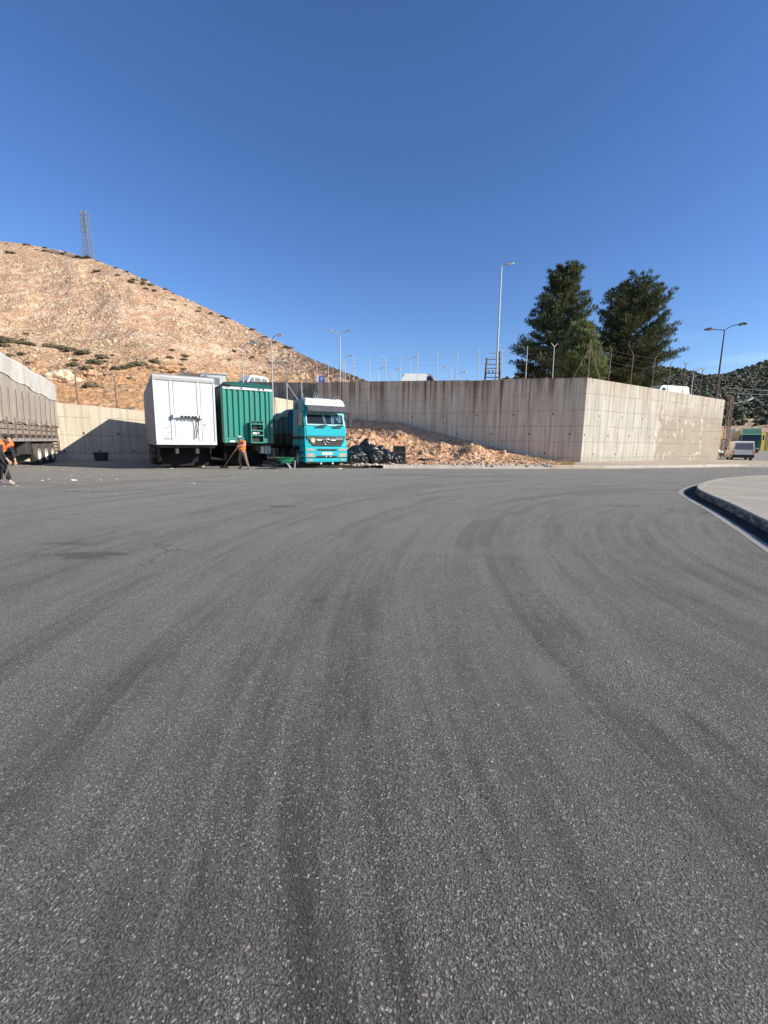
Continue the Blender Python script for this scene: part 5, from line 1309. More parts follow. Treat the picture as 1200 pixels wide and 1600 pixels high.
b.add(vs, [(i * NJ + j, i * NJ + j + 1, (i + 1) * NJ + j + 1, (i + 1) * NJ + j) for i in range(NI - 1) for j in range(NJ - 1)], 0, True)
b.add([vs[j] for j in range(NJ)], [tuple(range(NJ))]); b.build('side_tarpaulin', M['bluetarp'], tt)
b = MB(); vs2 = []
for i in range(NI):
    y = -.05 + 12.6 * i / (NI - 1); H_ = tprof(y)
    for j in range(13):
        t = j / 12
        if t < .15: x = -1.31; z = H_ - .34 - .06 * math.sin(y * 3) + (.36 + .06 * math.sin(y * 3)) * t / .15
        elif t > .85: x = 1.31; z = H_ - .34 + .36 * (1 - t) / .15
        else: k = (t - .15) / .7; x = -1.30 + 2.6 * k; z = H_ + .03 + .19 * math.sin(k * 3.14) + .04 * fbm(x * 1.5, y, 0, 3)
        vs2.append((x, y, z))
b.add(vs2, [(i * 13 + j, i * 13 + j + 1, (i + 1) * 13 + j + 1, (i + 1) * 13 + j) for i in range(NI - 1) for j in range(12)], 0, True); b.build('top_cover', M['palecover'], tt)
b = MB()
for s in (-1, 1): b.box(*(sorted((s * .4, s * .52))), .2, 12.3, .95, 1.25)
b.build('chassis', M['darksteel'], tt)
for s in (-1, 1):
    for y in (8.0, 9.3, 10.6): wheel(tt, s * 1.05, y, .50, .32, s)

# ------------------------------------------------------------------ tarpaulin lorry at left
p0 = G(54, 726); p1 = G(83, 723.2)
LA = R(24); fr = Vector((math.cos(LA), math.sin(LA), 0)); bk = Vector((-math.sin(LA), math.cos(LA), 0))
wheel_pt = G(54, 726.0)         # contact of the first visible rear wheel, on the camera-side flank (+x local side)
tl = thing('covered_lorry_trailer', 'long trailer under a taupe and white tarpaulin, three rear axles, at the left edge', 'trailer', tuple(wheel_pt - fr * 1.12 - bk * 9.6), LA)
w = 1.28; L_ = 14.6; dk = 1.66
b = MB(); b.box(-w, w, 0, L_, dk - .22, dk); b.build('deck', M['darksteel'], tl, bevel=.01)
b = MB()
for k in range(3):
    for s in (-1, 1): b.box(*(sorted((s * (w - .0), s * (w - .05)))), .02, L_ - .02, dk + .02 + k * .26, dk + .24 + k * .26)
b.box(-w + .05, w - .05, L_ - .06, L_, dk + .01, dk + .8); b.build('side_board', M['wood'], tl, bevel=.008)
for y in np.arange(.2, L_, 1.05):
    for s in (-1, 1): b = MB(); b.box(*sorted((s * (w + .002), s * (w + .07))), y, y + .10, dk - .3, dk + .84); b.build('stake', M['rusty'], tl)
b = MB(); b.box(w - .02, w + .05, 0, L_, dk - .34, dk - .18); b.build('side_rail', M['alu'], tl)
def tl_top(y): return 5.75 - .75 * (y / L_) + .025 * math.sin(y * 1.7)
def tl_sheet(z_at, names, mat, sc_, off, drop_, low):
    b = MB(); NI, NJ = 120, 22; vs = []
    for i in range(NI):
        y = -.05 + (L_ + .1) * i / (NI - 1); zt_ = tl_top(y); zl = low(y)
        for j in range(NJ):
            s = -1 if j < NJ // 2 else 1; t = (j if s < 0 else NJ - 1 - j) / (NJ // 2 - 1)
            z = zl + (zt_ - zl) * min(1, t * 1.25) if t < .8 else zt_ + .32 * math.sin((t - .8) / .2 * 1.57)
            x = s * (w + off + .012 * math.sin(y * 6.4 + math.sin(z)) * (1 - .5 * t) + .05 * fbm(y * .8, z, s, 3)) if t < .8 else s * (w + off) * (1 - (t - .8) / .2 * 1.0)
            vs.append((x, y, z))
    b.add(vs, [(i * NJ + j, i * NJ + j + 1, (i + 1) * NJ + j + 1, (i + 1) * NJ + j) for i in range(NI - 1) for j in range(NJ - 1)], 0, True)
    e = [vs[(NI - 1) * NJ + j] for j in range(NJ)]; b.add(e, [tuple(range(NJ))[::-1]])
    return b.build(names, M[mat], tl)
tl_sheet(0, 'side_tarpaulin', 'beigetarp', 1, .06, 0, lambda y: dk + .52 + .13 * abs(math.sin(y * 1.5)))
tl_sheet(0, 'top_tarpaulin', 'whitetarp', 1, .10, 0, lambda y: tl_top(y) + .05 - interp(y, [0, 4, 8, 12, 14.2], [.85, .95, 1.1, 1.2, 1.15]) + .05 * math.sin(y * 2.3))
for y in np.arange(.9, L_, .98):
    b = MB(); pts = [Vector((w + .135 + .01 * math.sin(z * 4), y + .04 * math.sin(z * 2), z)) for z in np.linspace(dk + .2, 3.9, 8)]; b.path(pts, .012, 4); b.build('rope', M['black'], tl)
for s in (-1, 1):
    for y in (9.6, 10.95, 12.3): wheel(tl, s * (w - .04), y, .60, .36, s, 'rim')
for y in (9.6, 10.95, 12.3): b = MB(); b.tube((-1, y, .55), (1, y, .55), .09, .09, 8); b.build('axle', M['darksteel'], tl)
b = MB(); b.box(w - .50, w - .02, 8.15, 8.7, .62, dk - .40); b.build('spare_locker', M['darksteel'], tl, bevel=.03)
b = MB(); b.box(w - .03, w + .0, 8.85, 8.90, .35, dk - .3); b.build('mud_flap', M['black'], tl)
b = MB()
for z in np.arange(.62, dk - .3, .2): b.box(w - .45, w, L_ - .55, L_ - .1, z, z + .12)
b.box(w - .5, w - .44, L_ - .6, L_ - .05, .55, dk - .22); b.box(w + .0, w + .04, L_ - .6, L_ - .05, .55, dk - .22); b.build('rear_ladder_rack', M['rusty'], tl)
b = MB()
for s in (-1, 1): b.box(*(sorted((s * .4, s * .55))), .2, L_ - .1, dk - .62, dk - .23)
b.build('chassis', M['darksteel'], tl)

# ------------------------------------------------------------------ vans
def gnd(px, py, h=0): v_ = G(px, py, h); return v_
p = G(1160, 719.5, 0)
van('white van seen from behind on the road at right, black rear bumper', (p.x + 2.45, p.y + 4.1, .0), R(149), L=4.8, Wd=1.95, H=2.08, hood=.7, body='whitevan', glass='glass_grey', sidewin='front', black_low=True)
pc = G(1133, 716, 0)
van('white car half hidden between the right wall end and the white van', (at(1131, 712, 60).x, 60, gz(60)), R(20), L=4.2, Wd=1.75, H=1.5, hood=1.3, sidewin='front', cat='car', name='parked_car')
q = at(628, 597, 50.); zt_ = at(655, 583.5, 50.).z
van('pale van roof showing above the shaded wall, window at its right end', (at(694, 600, 50).x, 50., zt_ - 2.3), R(90), L=5.0, Wd=1.9, H=2.15, hood=.8, body='whitevan', sidewin='front', rearlean=.55)
p_ = at(1008, 600, 49.5); zt_ = at(1040, 604, 50.5).z
van('white van with a dark side window above the right wall behind the fence', (p_.x, p_.y, zt_ - 2.2), R(-72), L=5.6, Wd=1.9, H=2.2, hood=.8, sidewin='front')
p_ = at(372, 600, 60.); zt_ = at(380, 583.5, 60.).z
van('white van with large windows above the wall behind the green trailer', (p_.x, p_.y, zt_ - 2.3), R(-30), L=4.8, Wd=1.9, H=2.3, hood=.8, sidewin='all', glass='glass_grey')
p_ = at(334, 600, 47.); zt_ = at(334, 585.5, 47.).z
root = thing('site_cabin', 'white flat roofed cabin peeking between the white and green trailers', 'cabin', (p_.x, p_.y, zt_ - 2.6), R(20))
b = MB(); b.box(-1.2, 1.2, -1, 1, 0, 2.5); b.build('wall', M['white'], root, bevel=.02)
b = MB(); b.box(-1.3, 1.3, -1.1, 1.1, 2.501, 2.6); b.build('roof', M['alu'], root, bevel=.01)
b = MB(); b.box(-.6, .6, -1.03, -1.003, 1.5, 2.2); b.build('window', M['glass_grey'], root, bevel=.01)

# green lorry far right
p = at(1170, 708, 74.); p.z = gz(74)
gt = thing('green_lorry', 'distant green lorry with dark windscreen behind the white van', 'lorry', (p.x + .1, p.y, p.z), R(-30))
w = 1.35
b = MB(); b.prism([(.0, .45), (.0, 2.0), (.15, 3.0), (.35, 3.05), (2.2, 3.05), (2.2, .6), (1.9, .6), (1.8, 1.1), (1.0, 1.1), (.9, .5)], -w, w, inset=lambda y, z: max(0, z - 2) * .05); b.build('cab', M['greentruck'], gt, bevel=.08, seg=3)
b = MB(); b.prism([(.10, 3.06), (.55, 3.95), (.9, 4.15), (2.2, 4.15), (2.2, 3.06)], -w + .05, w - .05, inset=lambda y, z: max(0, z - 3) * .12); b.build('roof_fairing', M['greentruck_pale'], gt, bevel=.05)
b = MB(); b.prism([(-.10, 2.98), (-.14, 3.02), (.1, 3.12), (.12, 3.0)], -w + .1, w - .1); b.build('sun_visor', M['greentruck_pale'], gt)
b = MB(); b.quad((-w + .15, -.012, 2.02), (w - .15, -.012, 2.02), (w - .2, .12, 2.92), (-w + .2, .12, 2.92)); b.build('windscreen', M['glass'], gt)
b = MB(); b.box(-.9, .9, -.03, .02, 1.15, 1.9); b.build('grille', M['grille'], gt, bevel=.02)
b = MB(); b.box(-w, w, -.12, .3, .4, .95); b.build('bumper', M['greentruck'], gt, bevel=.04)
for s in (-1, 1):
    b = MB(); b.box(*(sorted((s * .8, s * 1.2))), -.14, -.1, .6, .8); b.build('headlight', M['headlamp'], gt, bevel=.02)
    b = MB(); b.box(*(sorted((s * (w + .08), s * (w + .30)))), -.08, .04, 2.1, 2.9); b.tube((s * (w - .05), .1, 2.8), (s * (w + .2), 0, 2.8), .02, .02, 5); b.build('mirror', M['black'], gt, bevel=.02)
    wheel(gt, s * (w - .18), 1.4, .52, .31, s); wheel(gt, s * (w - .18), 5.2, .52, .31, s)
b = MB(); b.box(-1.25, 1.25, 2.6, 11, 1.1, 3.7); b.build('cargo_box', M['greytarp'], gt, bevel=.03)

# painted gate pillars and grey panels far right
for i, (px, wd, mt, lab, Y) in enumerate(((1148, .45, 'yellow', 'yellow painted gate pillar left of the distant green lorry', 86), (1186.5, .5, 'yellow', 'yellow painted pillar just right of the distant green lorry', 86), (1190.5, .35, 'yellow', 'narrow yellow pillar beside the grey gate panel', 87), (1200, .5, 'yellow', 'yellow pillar at the right edge of the picture beyond the road', 86))):
    p = at(px, 700, Y); b = MB(); H_ = 3.6; b.box(-wd / 2, wd / 2, -.2, .2, 0, H_); b.box(-wd / 2 - .06, wd / 2 + .06, -.26, .26, H_, H_ + .12); tag(b.build('gate_pillar', M[mt], loc=(p.x, p.y, gz(Y) - .05), bevel=.02), lab, 'pillar')
for i, (x0, x1, Y, H_, lab) in enumerate(((1132, 1146, 88, 4.2, 'dull grey gate panel left of the distant yellow pillar'), (1150, 1158, 88, 3.9, 'dark grey panel between the yellow pillar and the green lorry'), (1192, 1198, 87.5, 3.8, 'pale grey panel between the yellow pillars at the right edge'), (1203, 1240, 88, 3.7, 'long grey boundary panel at the right edge beyond the road'))):
    a = at(x0, 700, Y); c = at(x1, 700, Y); b = MB(); b.box(0, c.x - a.x, -.1, .1, 0, H_)
    for k in range(1, 5): x = (c.x - a.x) * k / 5; b.box(x - .03, x + .03, -.14, -.1, .1, H_ - .1)
    tag(b.build('gate_panel', M['greypanel'], loc=(a.x, Y, gz(Y) - .05), bevel=.02), lab, 'panel')
a = at(1126, 700, 92); b = MB(); b.box(0, 40, -.15, .15, 0, 2.2); b.box(0, 40, -.22, .22, 2.2, 2.32); tag(b.build('boundary_wall', M['rubble_grey'], loc=(a.x, 92, gz(92) - .1)), 'low grey wall beyond the road behind the distant green lorry', 'wall')
# power lines in front of the wooded hill
root = thing('power_lines', 'two thin power lines crossing in front of the wooded hill at right', 'wires')
for py in (606, 613):
    b = MB(); a = at(1135, py, 62); c = at(1290, py + 3, 66); b.path([a.lerp(c, k / 8) - Vector((0, 0, .25 * math.sin(k / 8 * 3.14))) for k in range(9)], .011, 4); b.build('wire', M['steel'], root)

# ------------------------------------------------------------------ rubbish by the kerb
def bag(px, py, r, seed, lab, h=.15, sq=.85):
    p = G(px, py, h); rn_ = random.Random(seed); b = MB(); vs, fs = ICO[4]; off = Vector((seed * 3.7, seed, -seed * 2.1)); out = []
    for v in vs:
        k = 1 + .30 * noise.noise(v * 1.5 + off) + .20 * (1 - abs(noise.noise(v * 3.2 + off)) * 2) * .6 + .03 * noise.noise(v * 7 + off)
        q = Vector((v.x * r * 1.15 * k, v.y * r * k, v.z * r * sq * k)); q.z = max(q.z, -r * .55)
        if v.z > .8: q.z += (v.z - .8) * r * 1.5; q.x *= .6; q.y *= .6
        out.append(q + Vector((0, 0, r * .55)))
    b.add(out, fs, 0, True)
    tag(b.build('rubbish_bag', M['bag'], loc=tuple(p)), lab, 'rubbish bag')
for a in ((547, 725.6, .50, 1, 'low black rubbish bag touching the lorry at the left end of the heap'), (558, 725.2, .60, 2, 'black rubbish bag second from the lorry in the heap'), (570, 724.2, .88, 3, 'largest black rubbish bag at the peak of the heap beside the lorry'), (583, 724.8, .68, 4, 'wide black rubbish bag in the middle of the heap on the bank foot'), (594, 724.4, .66, 5, 'upright black rubbish bag right of the middle of the heap'), (603, 725.2, .48, 6, 'black rubbish bag with a torn pale side next to the dark board'), (614, 725.3, .44, 7, 'rounded black rubbish bag in front of the dark board'), (626, 725.6, .30, 8, 'small black rubbish bag at the foot of the dark board'),
          (207, 716, .42, 9, 'black rubbish bag in the shade left of the white trailer wheels'), (216, 716.5, .40, 10, 'black rubbish bag in the shade touching the white trailer wheels')):
    bag(a[0], a[1], a[2], a[3], a[4], .15 if a[0] > 400 else 0)
b = MB(); rn = random.Random(8)
for k in range(60):
    p = G(rn.uniform(545, 632), rn.uniform(724, 728), .15); s = rn.uniform(.025, .09); rock_into(b, (p.x, p.y, p.z + s * .2), s, k + 900, 0 if rn.random() < .3 else 1, 1)
tag(b.build('litter_scraps', [M['paper'], M['rubble_grey']]), 'pale litter and ash scraps spilling from the rubbish bags onto the sooty kerb', 'litter', kind='stuff')
p = G(624, 724.6, .15); H_ = at(624, 696, p.y + .3).z - .15
root = thing('discarded_board', 'discarded dark framed board standing upright on the bank behind the bags', 'board', (p.x, p.y + .35, .13), R(-8)); wd = .42
b = MB(); b.box(-wd + .06, wd - .06, -.02, .02, .0, H_ - .06); b.build('panel', M['grille'], root)
b = MB(); b.box(-wd, -wd + .06, -.04, .04, 0, H_); b.box(wd - .06, wd, -.04, .04, 0, H_); b.box(-wd + .06, wd - .06, -.04, .04, H_ - .06, H_); b.box(-wd + .06, wd - .06, -.03, -.02, H_ * .62, H_ * .66); b.build('frame', M['rusty'], root, bevel=.006)
p = G(668, 725.2, .15)
root = thing('old_tyre', 'old black tyre lying flat at the foot of the rubble behind the kerb', 'tyre', (p.x, p.y + .4, .16))
b = MB(); b.lathe([(.28, .05), (.30, 0), (.50, .0), (.56, .08), (.56, .26), (.50, .34), (.30, .34), (.28, .29)], (0, 0, 0), 'z', 36); b.build('tread', M['rubber'], root)
p = G(159, 720); root = thing('black_bin', 'square black bin in the trailer shade in front of the low cream wall', 'bin', (p.x, p.y, 0), R(20))
b = MB(); b.hexa([(-.32, -.32, 0), (.32, -.32, 0), (.32, .32, 0), (-.32, .32, 0), (-.37, -.37, .52), (.37, -.37, .52), (.37, .37, .52), (-.37, .37, .52)]); b.build('tub', M['black'], root, bevel=.03)
b = MB(); b.box(-.39, .39, -.39, .39, .521, .58); b.build('lid', M['black'], root, bevel=.02)
p = G(312, 730); b = MB(); b.blob((0, 0, .13), (.24, .2, .14), 5, 3, .45, 1.5, sm=False); tag(b.build('paper_sack', M['cardboard'], loc=tuple(p)), 'crumpled brown paper sack on the asphalt in front of the trailers', 'sack')
for k, (px, py, s, lab) in enumerate(((268, 732.5, .07, 'white paper scrap on the asphalt left of the brown sack'), (302, 756, .07, 'tiny white scrap alone on the asphalt below the brown sack'), (530, 733, .13, 'white paper scrap on the asphalt below the lorry bumper'), (182, 749, .04, 'flat pale sheet of litter below the trailer shadow'), (66, 751, .045, 'white crumpled litter right of the stooping worker'), (76, 749, .04, 'second small crumpled litter further right of the stooping worker'), (115, 751, .10, 'pale flattened litter under the left trailer shadow tip'), (438, 729, .22, 'pale rag on the ground under the battery box of the green trailer'))):
    p = G(px, py); b = MB(); b.blob((0, 0, s * .2), (s, s * .6, s * .25), 70 + k, 2, .6, 1.8, sm=False); tag(b.build('litter', M['paper'], loc=tuple(p)), lab, 'litter')
# loose small debris on the asphalt
b = MB(); rn = random.Random(31)
for k in range(330):
    px = rn.uniform(0, 560); py = 726 + abs(rn.gauss(0, 16)); p = G(px, py); s = rn.uniform(.008, .025); rock_into(b, (p.x, p.y, s * .3), s, 2000 + k, 0 if rn.random() < .2 else 1, 0)
for k in range(260):
    x = rn.uniform(-5, 6); y = rn.uniform(1.2, 14); s = rn.uniform(.003, .009); rock_into(b, (x, y, s * .3), s, 3000 + k, 0 if rn.random() < .5 else 1, 1)
tag(b.build('loose_grit', [M['rock_pale'], M['rubble_grey']]), 'loose grit and small stones lying on the asphalt', 'grit', kind='stuff')

# ------------------------------------------------------------------ wheelbarrow
p = G(451, 732.5); root = thing('wheelbarrow', 'green wheelbarrow standing in front of the turquoise lorry', 'wheelbarrow', (p.x - .1, p.y - .35, 0), R(6))
b = MB()
vs = []
for (z, x0, x1, hw) in ((.62, -.55, .52, .36), (.30, -.20, .30, .20)):
    for n_ in range(20):
        a = 2 * math.pi * n_ / 20; cx = (x0 + x1) / 2; vs.append((cx + (x1 - x0) / 2 * math.copysign(abs(math.cos(a)) ** .6, math.cos(a)), hw * math.copysign(abs(math.sin(a)) ** .6, math.sin(a)), z))
b.add(vs, [(i, 20 + i, 20 + (i + 1) % 20, (i + 1) % 20) for i in range(20)] + [tuple(range(20, 40))], 0, True)
b.add([(v[0] * .97, v[1] * .97, v[2] + .01) for v in vs], [(i, (i + 1) % 20, 20 + (i + 1) % 20, 20 + i) for i in range(20)] + [tuple(range(39, 19, -1))], 0, True)
for i in range(20): b.tube(vs[i], vs[(i + 1) % 20], .014, .014, 5)
b.build('tray', paint('wheelbarrow_green', (.01, .16, .07), .45, 0, (.1, .08, .05), .4), root)
b = MB()
for s in (-1, 1): b.path([Vector((-.62, s * .07, .2)), Vector((-.2, s * .2, .3)), Vector((.5, s * .26, .46)), Vector((1.0, s * .28, .78))], .018, 6)
b.build('handle_frame', M['green_dark'], root)
b = MB()
for s in (-1, 1): b.path([Vector((.12, s * .22, .34)), Vector((.30, s * .24, .02)), Vector((.50, s * .24, .02)), Vector((.52, s * .26, .46))], .015, 6)
b.build('leg', M['alu'], root)
b = MB(); b.lathe([(.10, -.03), (.12, -.045), (.20, -.04), (.21, 0), (.20, .04), (.12, .045), (.10, .03)], (-.62, 0, .21), 'y', 24); wh = b.build('wheel', M['rubber'], root)
b = MB(); b.lathe([(0, -.05), (.03, -.05), (.10, -.02), (.10, .02), (.03, .05), (0, .05)], (-.62, 0, .21), 'y', 16); b.build('rim', M['darksteel'], wh)

# ------------------------------------------------------------------ people
def skin_mesh(name, pts, edges, radii, mat, parent=None, sub=1, root_i=0, loc=None, rz=0, sc=1.):
    bm = bmesh.new(); ly = bm.verts.layers.skin.verify(); V = [bm.verts.new(Vector(p) * sc) for p in pts]
    for i, v in enumerate(V):
        r = radii[i]; r = (r, r) if not isinstance(r, tuple) else r; v[ly].radius = (r[0] * sc, r[1] * sc); v[ly].use_root = (i == root_i)
    for a, c in edges: bm.edges.new((V[a], V[c]))
    me = bpy.data.meshes.new(name); bm.to_mesh(me); bm.free(); me.materials.append(mat)
    tmp = bpy.data.objects.new(name, me); COL.objects.link(tmp)
    s = tmp.modifiers.new('skin', 'SKIN'); s.use_smooth_shade = True; tmp.modifiers.new('sub', 'SUBSURF').levels = sub; tmp.modifiers['sub'].render_levels = sub
    m2_ = bpy.data.meshes.new_from_object(tmp.evaluated_get(bpy.context.evaluated_depsgraph_get())); bpy.data.objects.remove(tmp)
    m2_.materials.clear(); m2_.materials.append(mat); m2_.polygons.foreach_set('use_smooth', [True] * len(m2_.polygons))
    o = bpy.data.objects.new(name, m2_); COL.objects.link(o)
    if parent: o.parent = parent
    if loc: o.location = loc; o.rotation_euler = (0, 0, rz)
    return o
def person(label, J, loc, rz, sc, cl):
    # J: joint dict (local metres, figure faces -y by default); cl: clothing spec
    names = ['pelvis', 'waist', 'chest', 'neck', 'chin', 'head', 'crown', 'shl', 'ell', 'wrl', 'pal', 'shr', 'elr', 'wrr', 'par', 'hpl', 'knl', 'anl', 'tol', 'hpr', 'knr', 'anr', 'tor']
    rad = dict(pelvis=.135, waist=.12, chest=(.16, .13), neck=.055, chin=.065, head=.095, crown=.06, shl=.065, ell=.043, wrl=.028, pal=(.040, .02), shr=.065, elr=.043, wrr=.028, par=(.040, .02), hpl=.095, knl=.06, anl=.042, tol=.035, hpr=.095, knr=.06, anr=.042, tor=.035)
    E = [('pelvis', 'waist'), ('waist', 'chest'), ('chest', 'neck'), ('neck', 'chin'), ('chin', 'head'), ('head', 'crown'), ('chest', 'shl'), ('shl', 'ell'), ('ell', 'wrl'), ('wrl', 'pal'), ('chest', 'shr'), ('shr', 'elr'), ('elr', 'wrr'), ('wrr', 'par'), ('pelvis', 'hpl'), ('hpl', 'knl'), ('knl', 'anl'), ('anl', 'tol'), ('pelvis', 'hpr'), ('hpr', 'knr'), ('knr', 'anr'), ('anr', 'tor')]
    pts = [Vector(J[n]) for n in names]; rr_ = [rad[n] for n in names]; ed = [(names.index(a), names.index(c)) for a, c in E]
    hd = Vector(J['head']); fwd = (Vector(J['face']) - hd).normalized()
    # fingers
    for sd in ('l', 'r'):
        pa = Vector(J['pa' + sd]); d = (pa - Vector(J['wr' + sd])).normalized(); sdv = d.orthogonal().normalized(); up_ = d.cross(sdv); i0 = names.index('pa' + sd)
        for k, (o_, ln) in enumerate(((-.030, .060), (-.010, .072), (.010, .068), (.028, .054))):
            a = pa + sdv * o_ + d * .02; m_ = a + d * ln * .5 + up_ * .008; e_ = a + d * ln * .75 + up_ * .030
            n0 = len(pts); pts += [a, m_, e_]; rr_ += [.010, .009, .008]; ed += [(i0, n0), (n0, n0 + 1), (n0 + 1, n0 + 2)]
        n0 = len(pts); a = pa - d * .03 - sdv * .035; pts += [a, a - sdv * .018 + d * .035 + up_ * .02]; rr_ += [.011, .009]; ed += [(i0, n0), (n0, n0 + 1)]
    n0 = len(pts); pts.append(hd + fwd * .105 - Vector((0, 0, .015))); rr_.append(.014); ed.append((names.index('head'), n0))   # nose
    body = skin_mesh('person', pts, ed, rr_, M['skin'], None, 2, 0, loc, rz, sc)
    tag(body, label, 'person')
    side = fwd.cross(Vector((0, 0, 1))).normalized()
    def part(nm, ns, es, ex, mat, over=None):
        P_ = []; Rr = []
        for n in ns:
            if isinstance(n, tuple): a, c, t = n; P_.append(Vector(J[a]).lerp(Vector(J[c]), t)); q0, q1 = rad[a], rad[c]; q0 = q0 if isinstance(q0, tuple) else (q0, q0); q1 = q1 if isinstance(q1, tuple) else (q1, q1); Rr.append(tuple((q0[i] + (q1[i] - q0[i]) * t) + ex for i in range(2)))
            else: P_.append(Vector(J[n])); q = rad[n]; q = q if isinstance(q, tuple) else (q, q); Rr.append((q[0] + ex, q[1] + ex))
        return skin_mesh(nm, P_, es, Rr, M[mat], body, 2, 0, None, 0, sc)
    part('trousers', [('pelvis', 'waist', .5), 'pelvis', 'hpl', 'knl', ('knl', 'anl', .92), 'hpr', 'knr', ('knr', 'anr', .92)], [(0, 1), (1, 2), (2, 3), (3, 4), (1, 5), (5, 6), (6, 7)], .022, cl['trousers'])
    part('shirt', ['waist', 'chest', 'shl', ('shl', 'ell', 1.), ('ell', 'wrl', cl.get('sleeve', .85)), 'shr', ('shr', 'elr', 1.), ('elr', 'wrr', cl.get('sleeve', .85))], [(0, 1), (1, 2), (2, 3), (3, 4), (1, 5), (5, 6), (6, 7)], .014, cl['shirt'])
    v = part('vest', ['pelvis', 'waist', 'chest', ('chest', 'neck', .55), ('shl', 'ell', 0.), ('shr', 'elr', 0.), ('shl', 'ell', .4), ('shr', 'elr', .4)], [(0, 1), (1, 2), (2, 3), (2, 4), (2, 5), (4, 6), (5, 7)], .05, 'hivis')
    wv, cv = Vector(J['waist']) * sc, Vector(J['chest']) * sc; ax = (cv - wv).normalized()
    for t, r_ in ((.12, .172), (.55, .185)):
        b = MB(); c = wv.lerp(cv, t); a = ax.orthogonal().normalized(); b2_ = ax.cross(a); ring = []
        for hh in (-.022, .022):
            for n_ in range(24): an = 2 * math.pi * n_ / 24; ring.append(c + ax * hh + (a * math.cos(an) + b2_ * math.sin(an)) * (r_ + .004) * sc)
        b.add(ring, [(i, (i + 1) % 24, 24 + (i + 1) % 24, 24 + i) for i in range(24)], 0, True); b.build('reflective_band', M['reflect'], v)
    for sd in 'lr':
        a, t = Vector(J['an' + sd]), Vector(J['to' + sd]); part_pts = [a + Vector((0, 0, .03)), a.lerp(t, .1) - Vector((0, 0, .02)), t]
        skin_mesh('shoe', part_pts, [(0, 1), (1, 2)], [.05, .055, .042], M[cl['shoe']], body, 1, 0, None, 0, sc)
    # face, ears, hair, cap
    for s in (-1, 1):
        b = MB(); e = (hd + fwd * .088 + side * .033 * s + Vector((0, 0, .008))) * sc; b.blob(e, (.011, .011, .008), 1, 1, 0); b.build('eye', M['black'], body)
        b = MB(); e = (hd + side * .098 * s) * sc; b.blob(e, (.012, .02, .03), 1, 1, 0); b.build('ear', M['skin'], body)
    b = MB(); e = (hd + fwd * .088 - Vector((0, 0, .048))) * sc; b.tube(e - side * .022, e + side * .022, .006, .006, 6); b.build('mouth', M['pinkshirt'], body)
    hr = MB(); cc = (hd - fwd * .018 + Vector((0, 0, .03))) * sc; vs_, fs_ = ICO[3]; hr.add([cc + v * .105 * sc for v in vs_], [f for f in fs_ if all(vs_[i].dot(fwd) < .35 or vs_[i].z > .55 for i in f)], 0, True); hr.build('hair', M['hair'], body)
    if cl.get('cap'):
        b = MB(); c2 = (hd + Vector((0, 0, .05))) * sc; b.add([c2 + Vector((v.x * .118, v.y * .118, v.z * .10)) * sc for v in vs_], [f for f in fs_ if all(vs_[i].z > -.12 for i in f)], 0, True); b.hexa([c2 + q * sc for q in (side * -.07 + fwd * .09, side * .07 + fwd * .09, side * .05 + fwd * .20 - Vector((0, 0, .02)), side * -.05 + fwd * .20 - Vector((0, 0, .02)), side * -.07 + fwd * .09 + Vector((0, 0, .012)), side * .07 + fwd * .09 + Vector((0, 0, .012)), side * .05 + fwd * .20 - Vector((0, 0, .008)), side * -.05 + fwd * .20 - Vector((0, 0, .008)))]); b.build('cap', M[cl['cap']], body)
    return body
# sweeper in front of the green trailer: seen from behind-left, leaning, holding a broom out to the left
J = dict(pelvis=(0, 0, .92), waist=(-.01, .0, 1.08), chest=(-.02, -.02, 1.32), neck=(-.03, -.04, 1.48), chin=(-.08, -.06, 1.53), head=(-.12, -.07, 1.60), crown=(-.12, -.07, 1.70), face=(-.32, -.10, 1.50),
         shl=(.13, -.14, 1.42), ell=(.26, -.34, 1.30), wrl=(.06, -.50, 1.24), pal=(-.02, -.52, 1.20), shr=(-.16, .10, 1.40), elr=(-.22, .0, 1.14), wrr=(-.26, -.26, 1.02), par=(-.28, -.32, .98),
         hpl=(.09, -.04, .88), knl=(.20, -.10, .50), anl=(.30, -.04, .10), tol=(.22, -.22, .045), hpr=(-.08, .05, .88), knr=(-.17, .0, .50), anr=(-.14, .12, .10), tor=(-.28, .04, .045))
sp_ = G(380, 733.3)
person('street sweeper in orange vest and pale cap leaning on a broom by the green trailer', J, (sp_.x, sp_.y, 0), R(0), 1.0, dict(trousers='browncloth', shirt='pinkshirt', shoe='blackcloth', cap='capgrey', sleeve=.55))
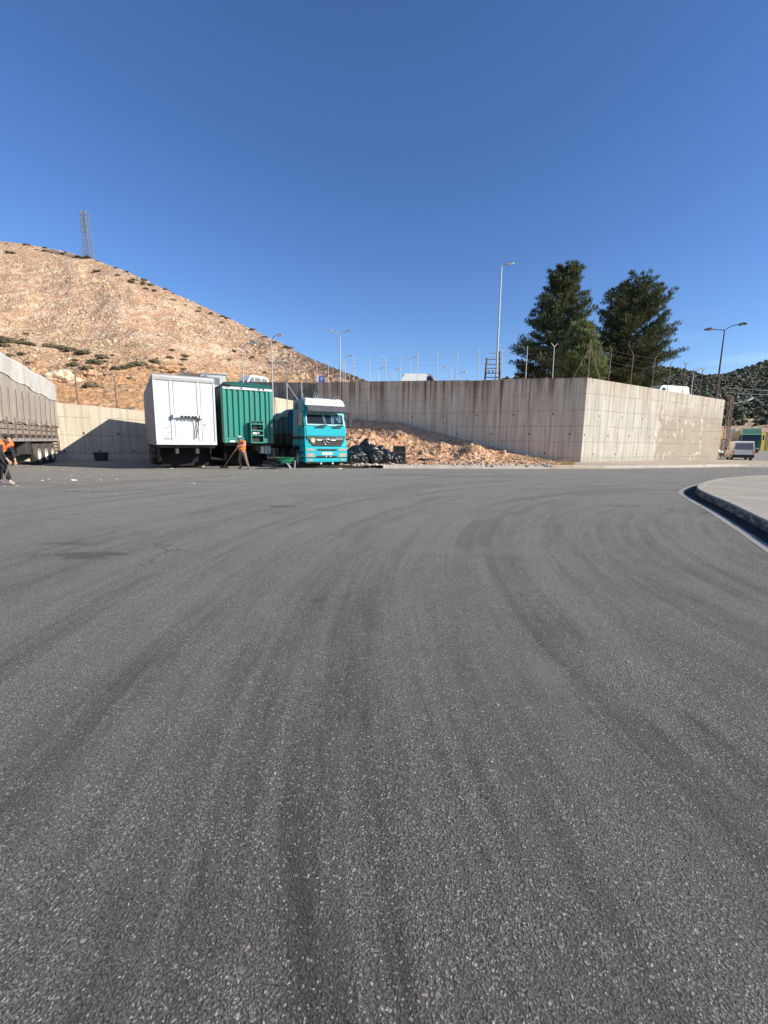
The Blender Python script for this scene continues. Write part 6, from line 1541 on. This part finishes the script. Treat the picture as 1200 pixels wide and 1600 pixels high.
hd_ = Vector((sp_.x + .02, sp_.y - .55, 1.36)); ft = G(350, 731.5) + Vector((0, 0, .06)); h2 = Vector((sp_.x - .28, sp_.y - .34, .98))
root = thing('broom', 'long handled broom held by the street sweeper, head on the asphalt', 'broom', tuple(ft))
b = MB(); e = h2 - ft; b.tube((0, 0, 0), e + (e.normalized() * .35), .016, .014, 8); b.build('handle', M['cardboard'], root)
b = MB(); b.box(-.22, .22, -.05, .05, -.0, .05); b.build('broom_head', M['black'], root, bevel=.01)
b = MB(); b.hexa([(-.24, -.07, -.06), (.24, -.07, -.06), (.24, .07, -.06), (-.24, .07, -.06), (-.21, -.04, 0), (.21, -.04, 0), (.21, .04, 0), (-.21, .04, 0)]); b.build('bristles', M['black'], root)
# stooping worker at the left edge
J = dict(pelvis=(-.12, .02, .93), waist=(-.10, .0, 1.07), chest=(.06, -.02, 1.24), neck=(.20, -.03, 1.33), chin=(.27, -.04, 1.33), head=(.32, -.05, 1.37), crown=(.35, -.05, 1.47), face=(.50, -.12, 1.22),
         shl=(.15, -.20, 1.27), ell=(.24, -.28, 1.00), wrl=(.36, -.22, .78), pal=(.40, -.20, .70), shr=(.10, .17, 1.25), elr=(.20, .20, .98), wrr=(.30, .12, .74), par=(.32, .10, .66),
         hpl=(-.08, -.08, .88), knl=(.16, -.12, .50), anl=(.26, -.10, .10), tol=(.42, -.14, .045), hpr=(-.12, .10, .88), knr=(-.16, .10, .48), anr=(-.24, .10, .10), tor=(-.10, .04, .045))
sp2 = G(8, 757)
person('worker in orange vest and black trousers stooping at the left edge of the picture', J, (sp2.x, sp2.y, 0), R(0), 1.04, dict(trousers='blackcloth', shirt='blackcloth', shoe='paper', cap=None, sleeve=.8))
b = MB(); b.path([Vector((sp2.x + .42, sp2.y - .2, .74)), Vector((sp2.x + .30, sp2.y - .3, .3)), Vector((sp2.x + .18, sp2.y - .35, .03))], .015, 6)
tag(b.build('litter_stick', M['rusty']), 'thin stick held by the stooping worker at the left edge', 'stick')
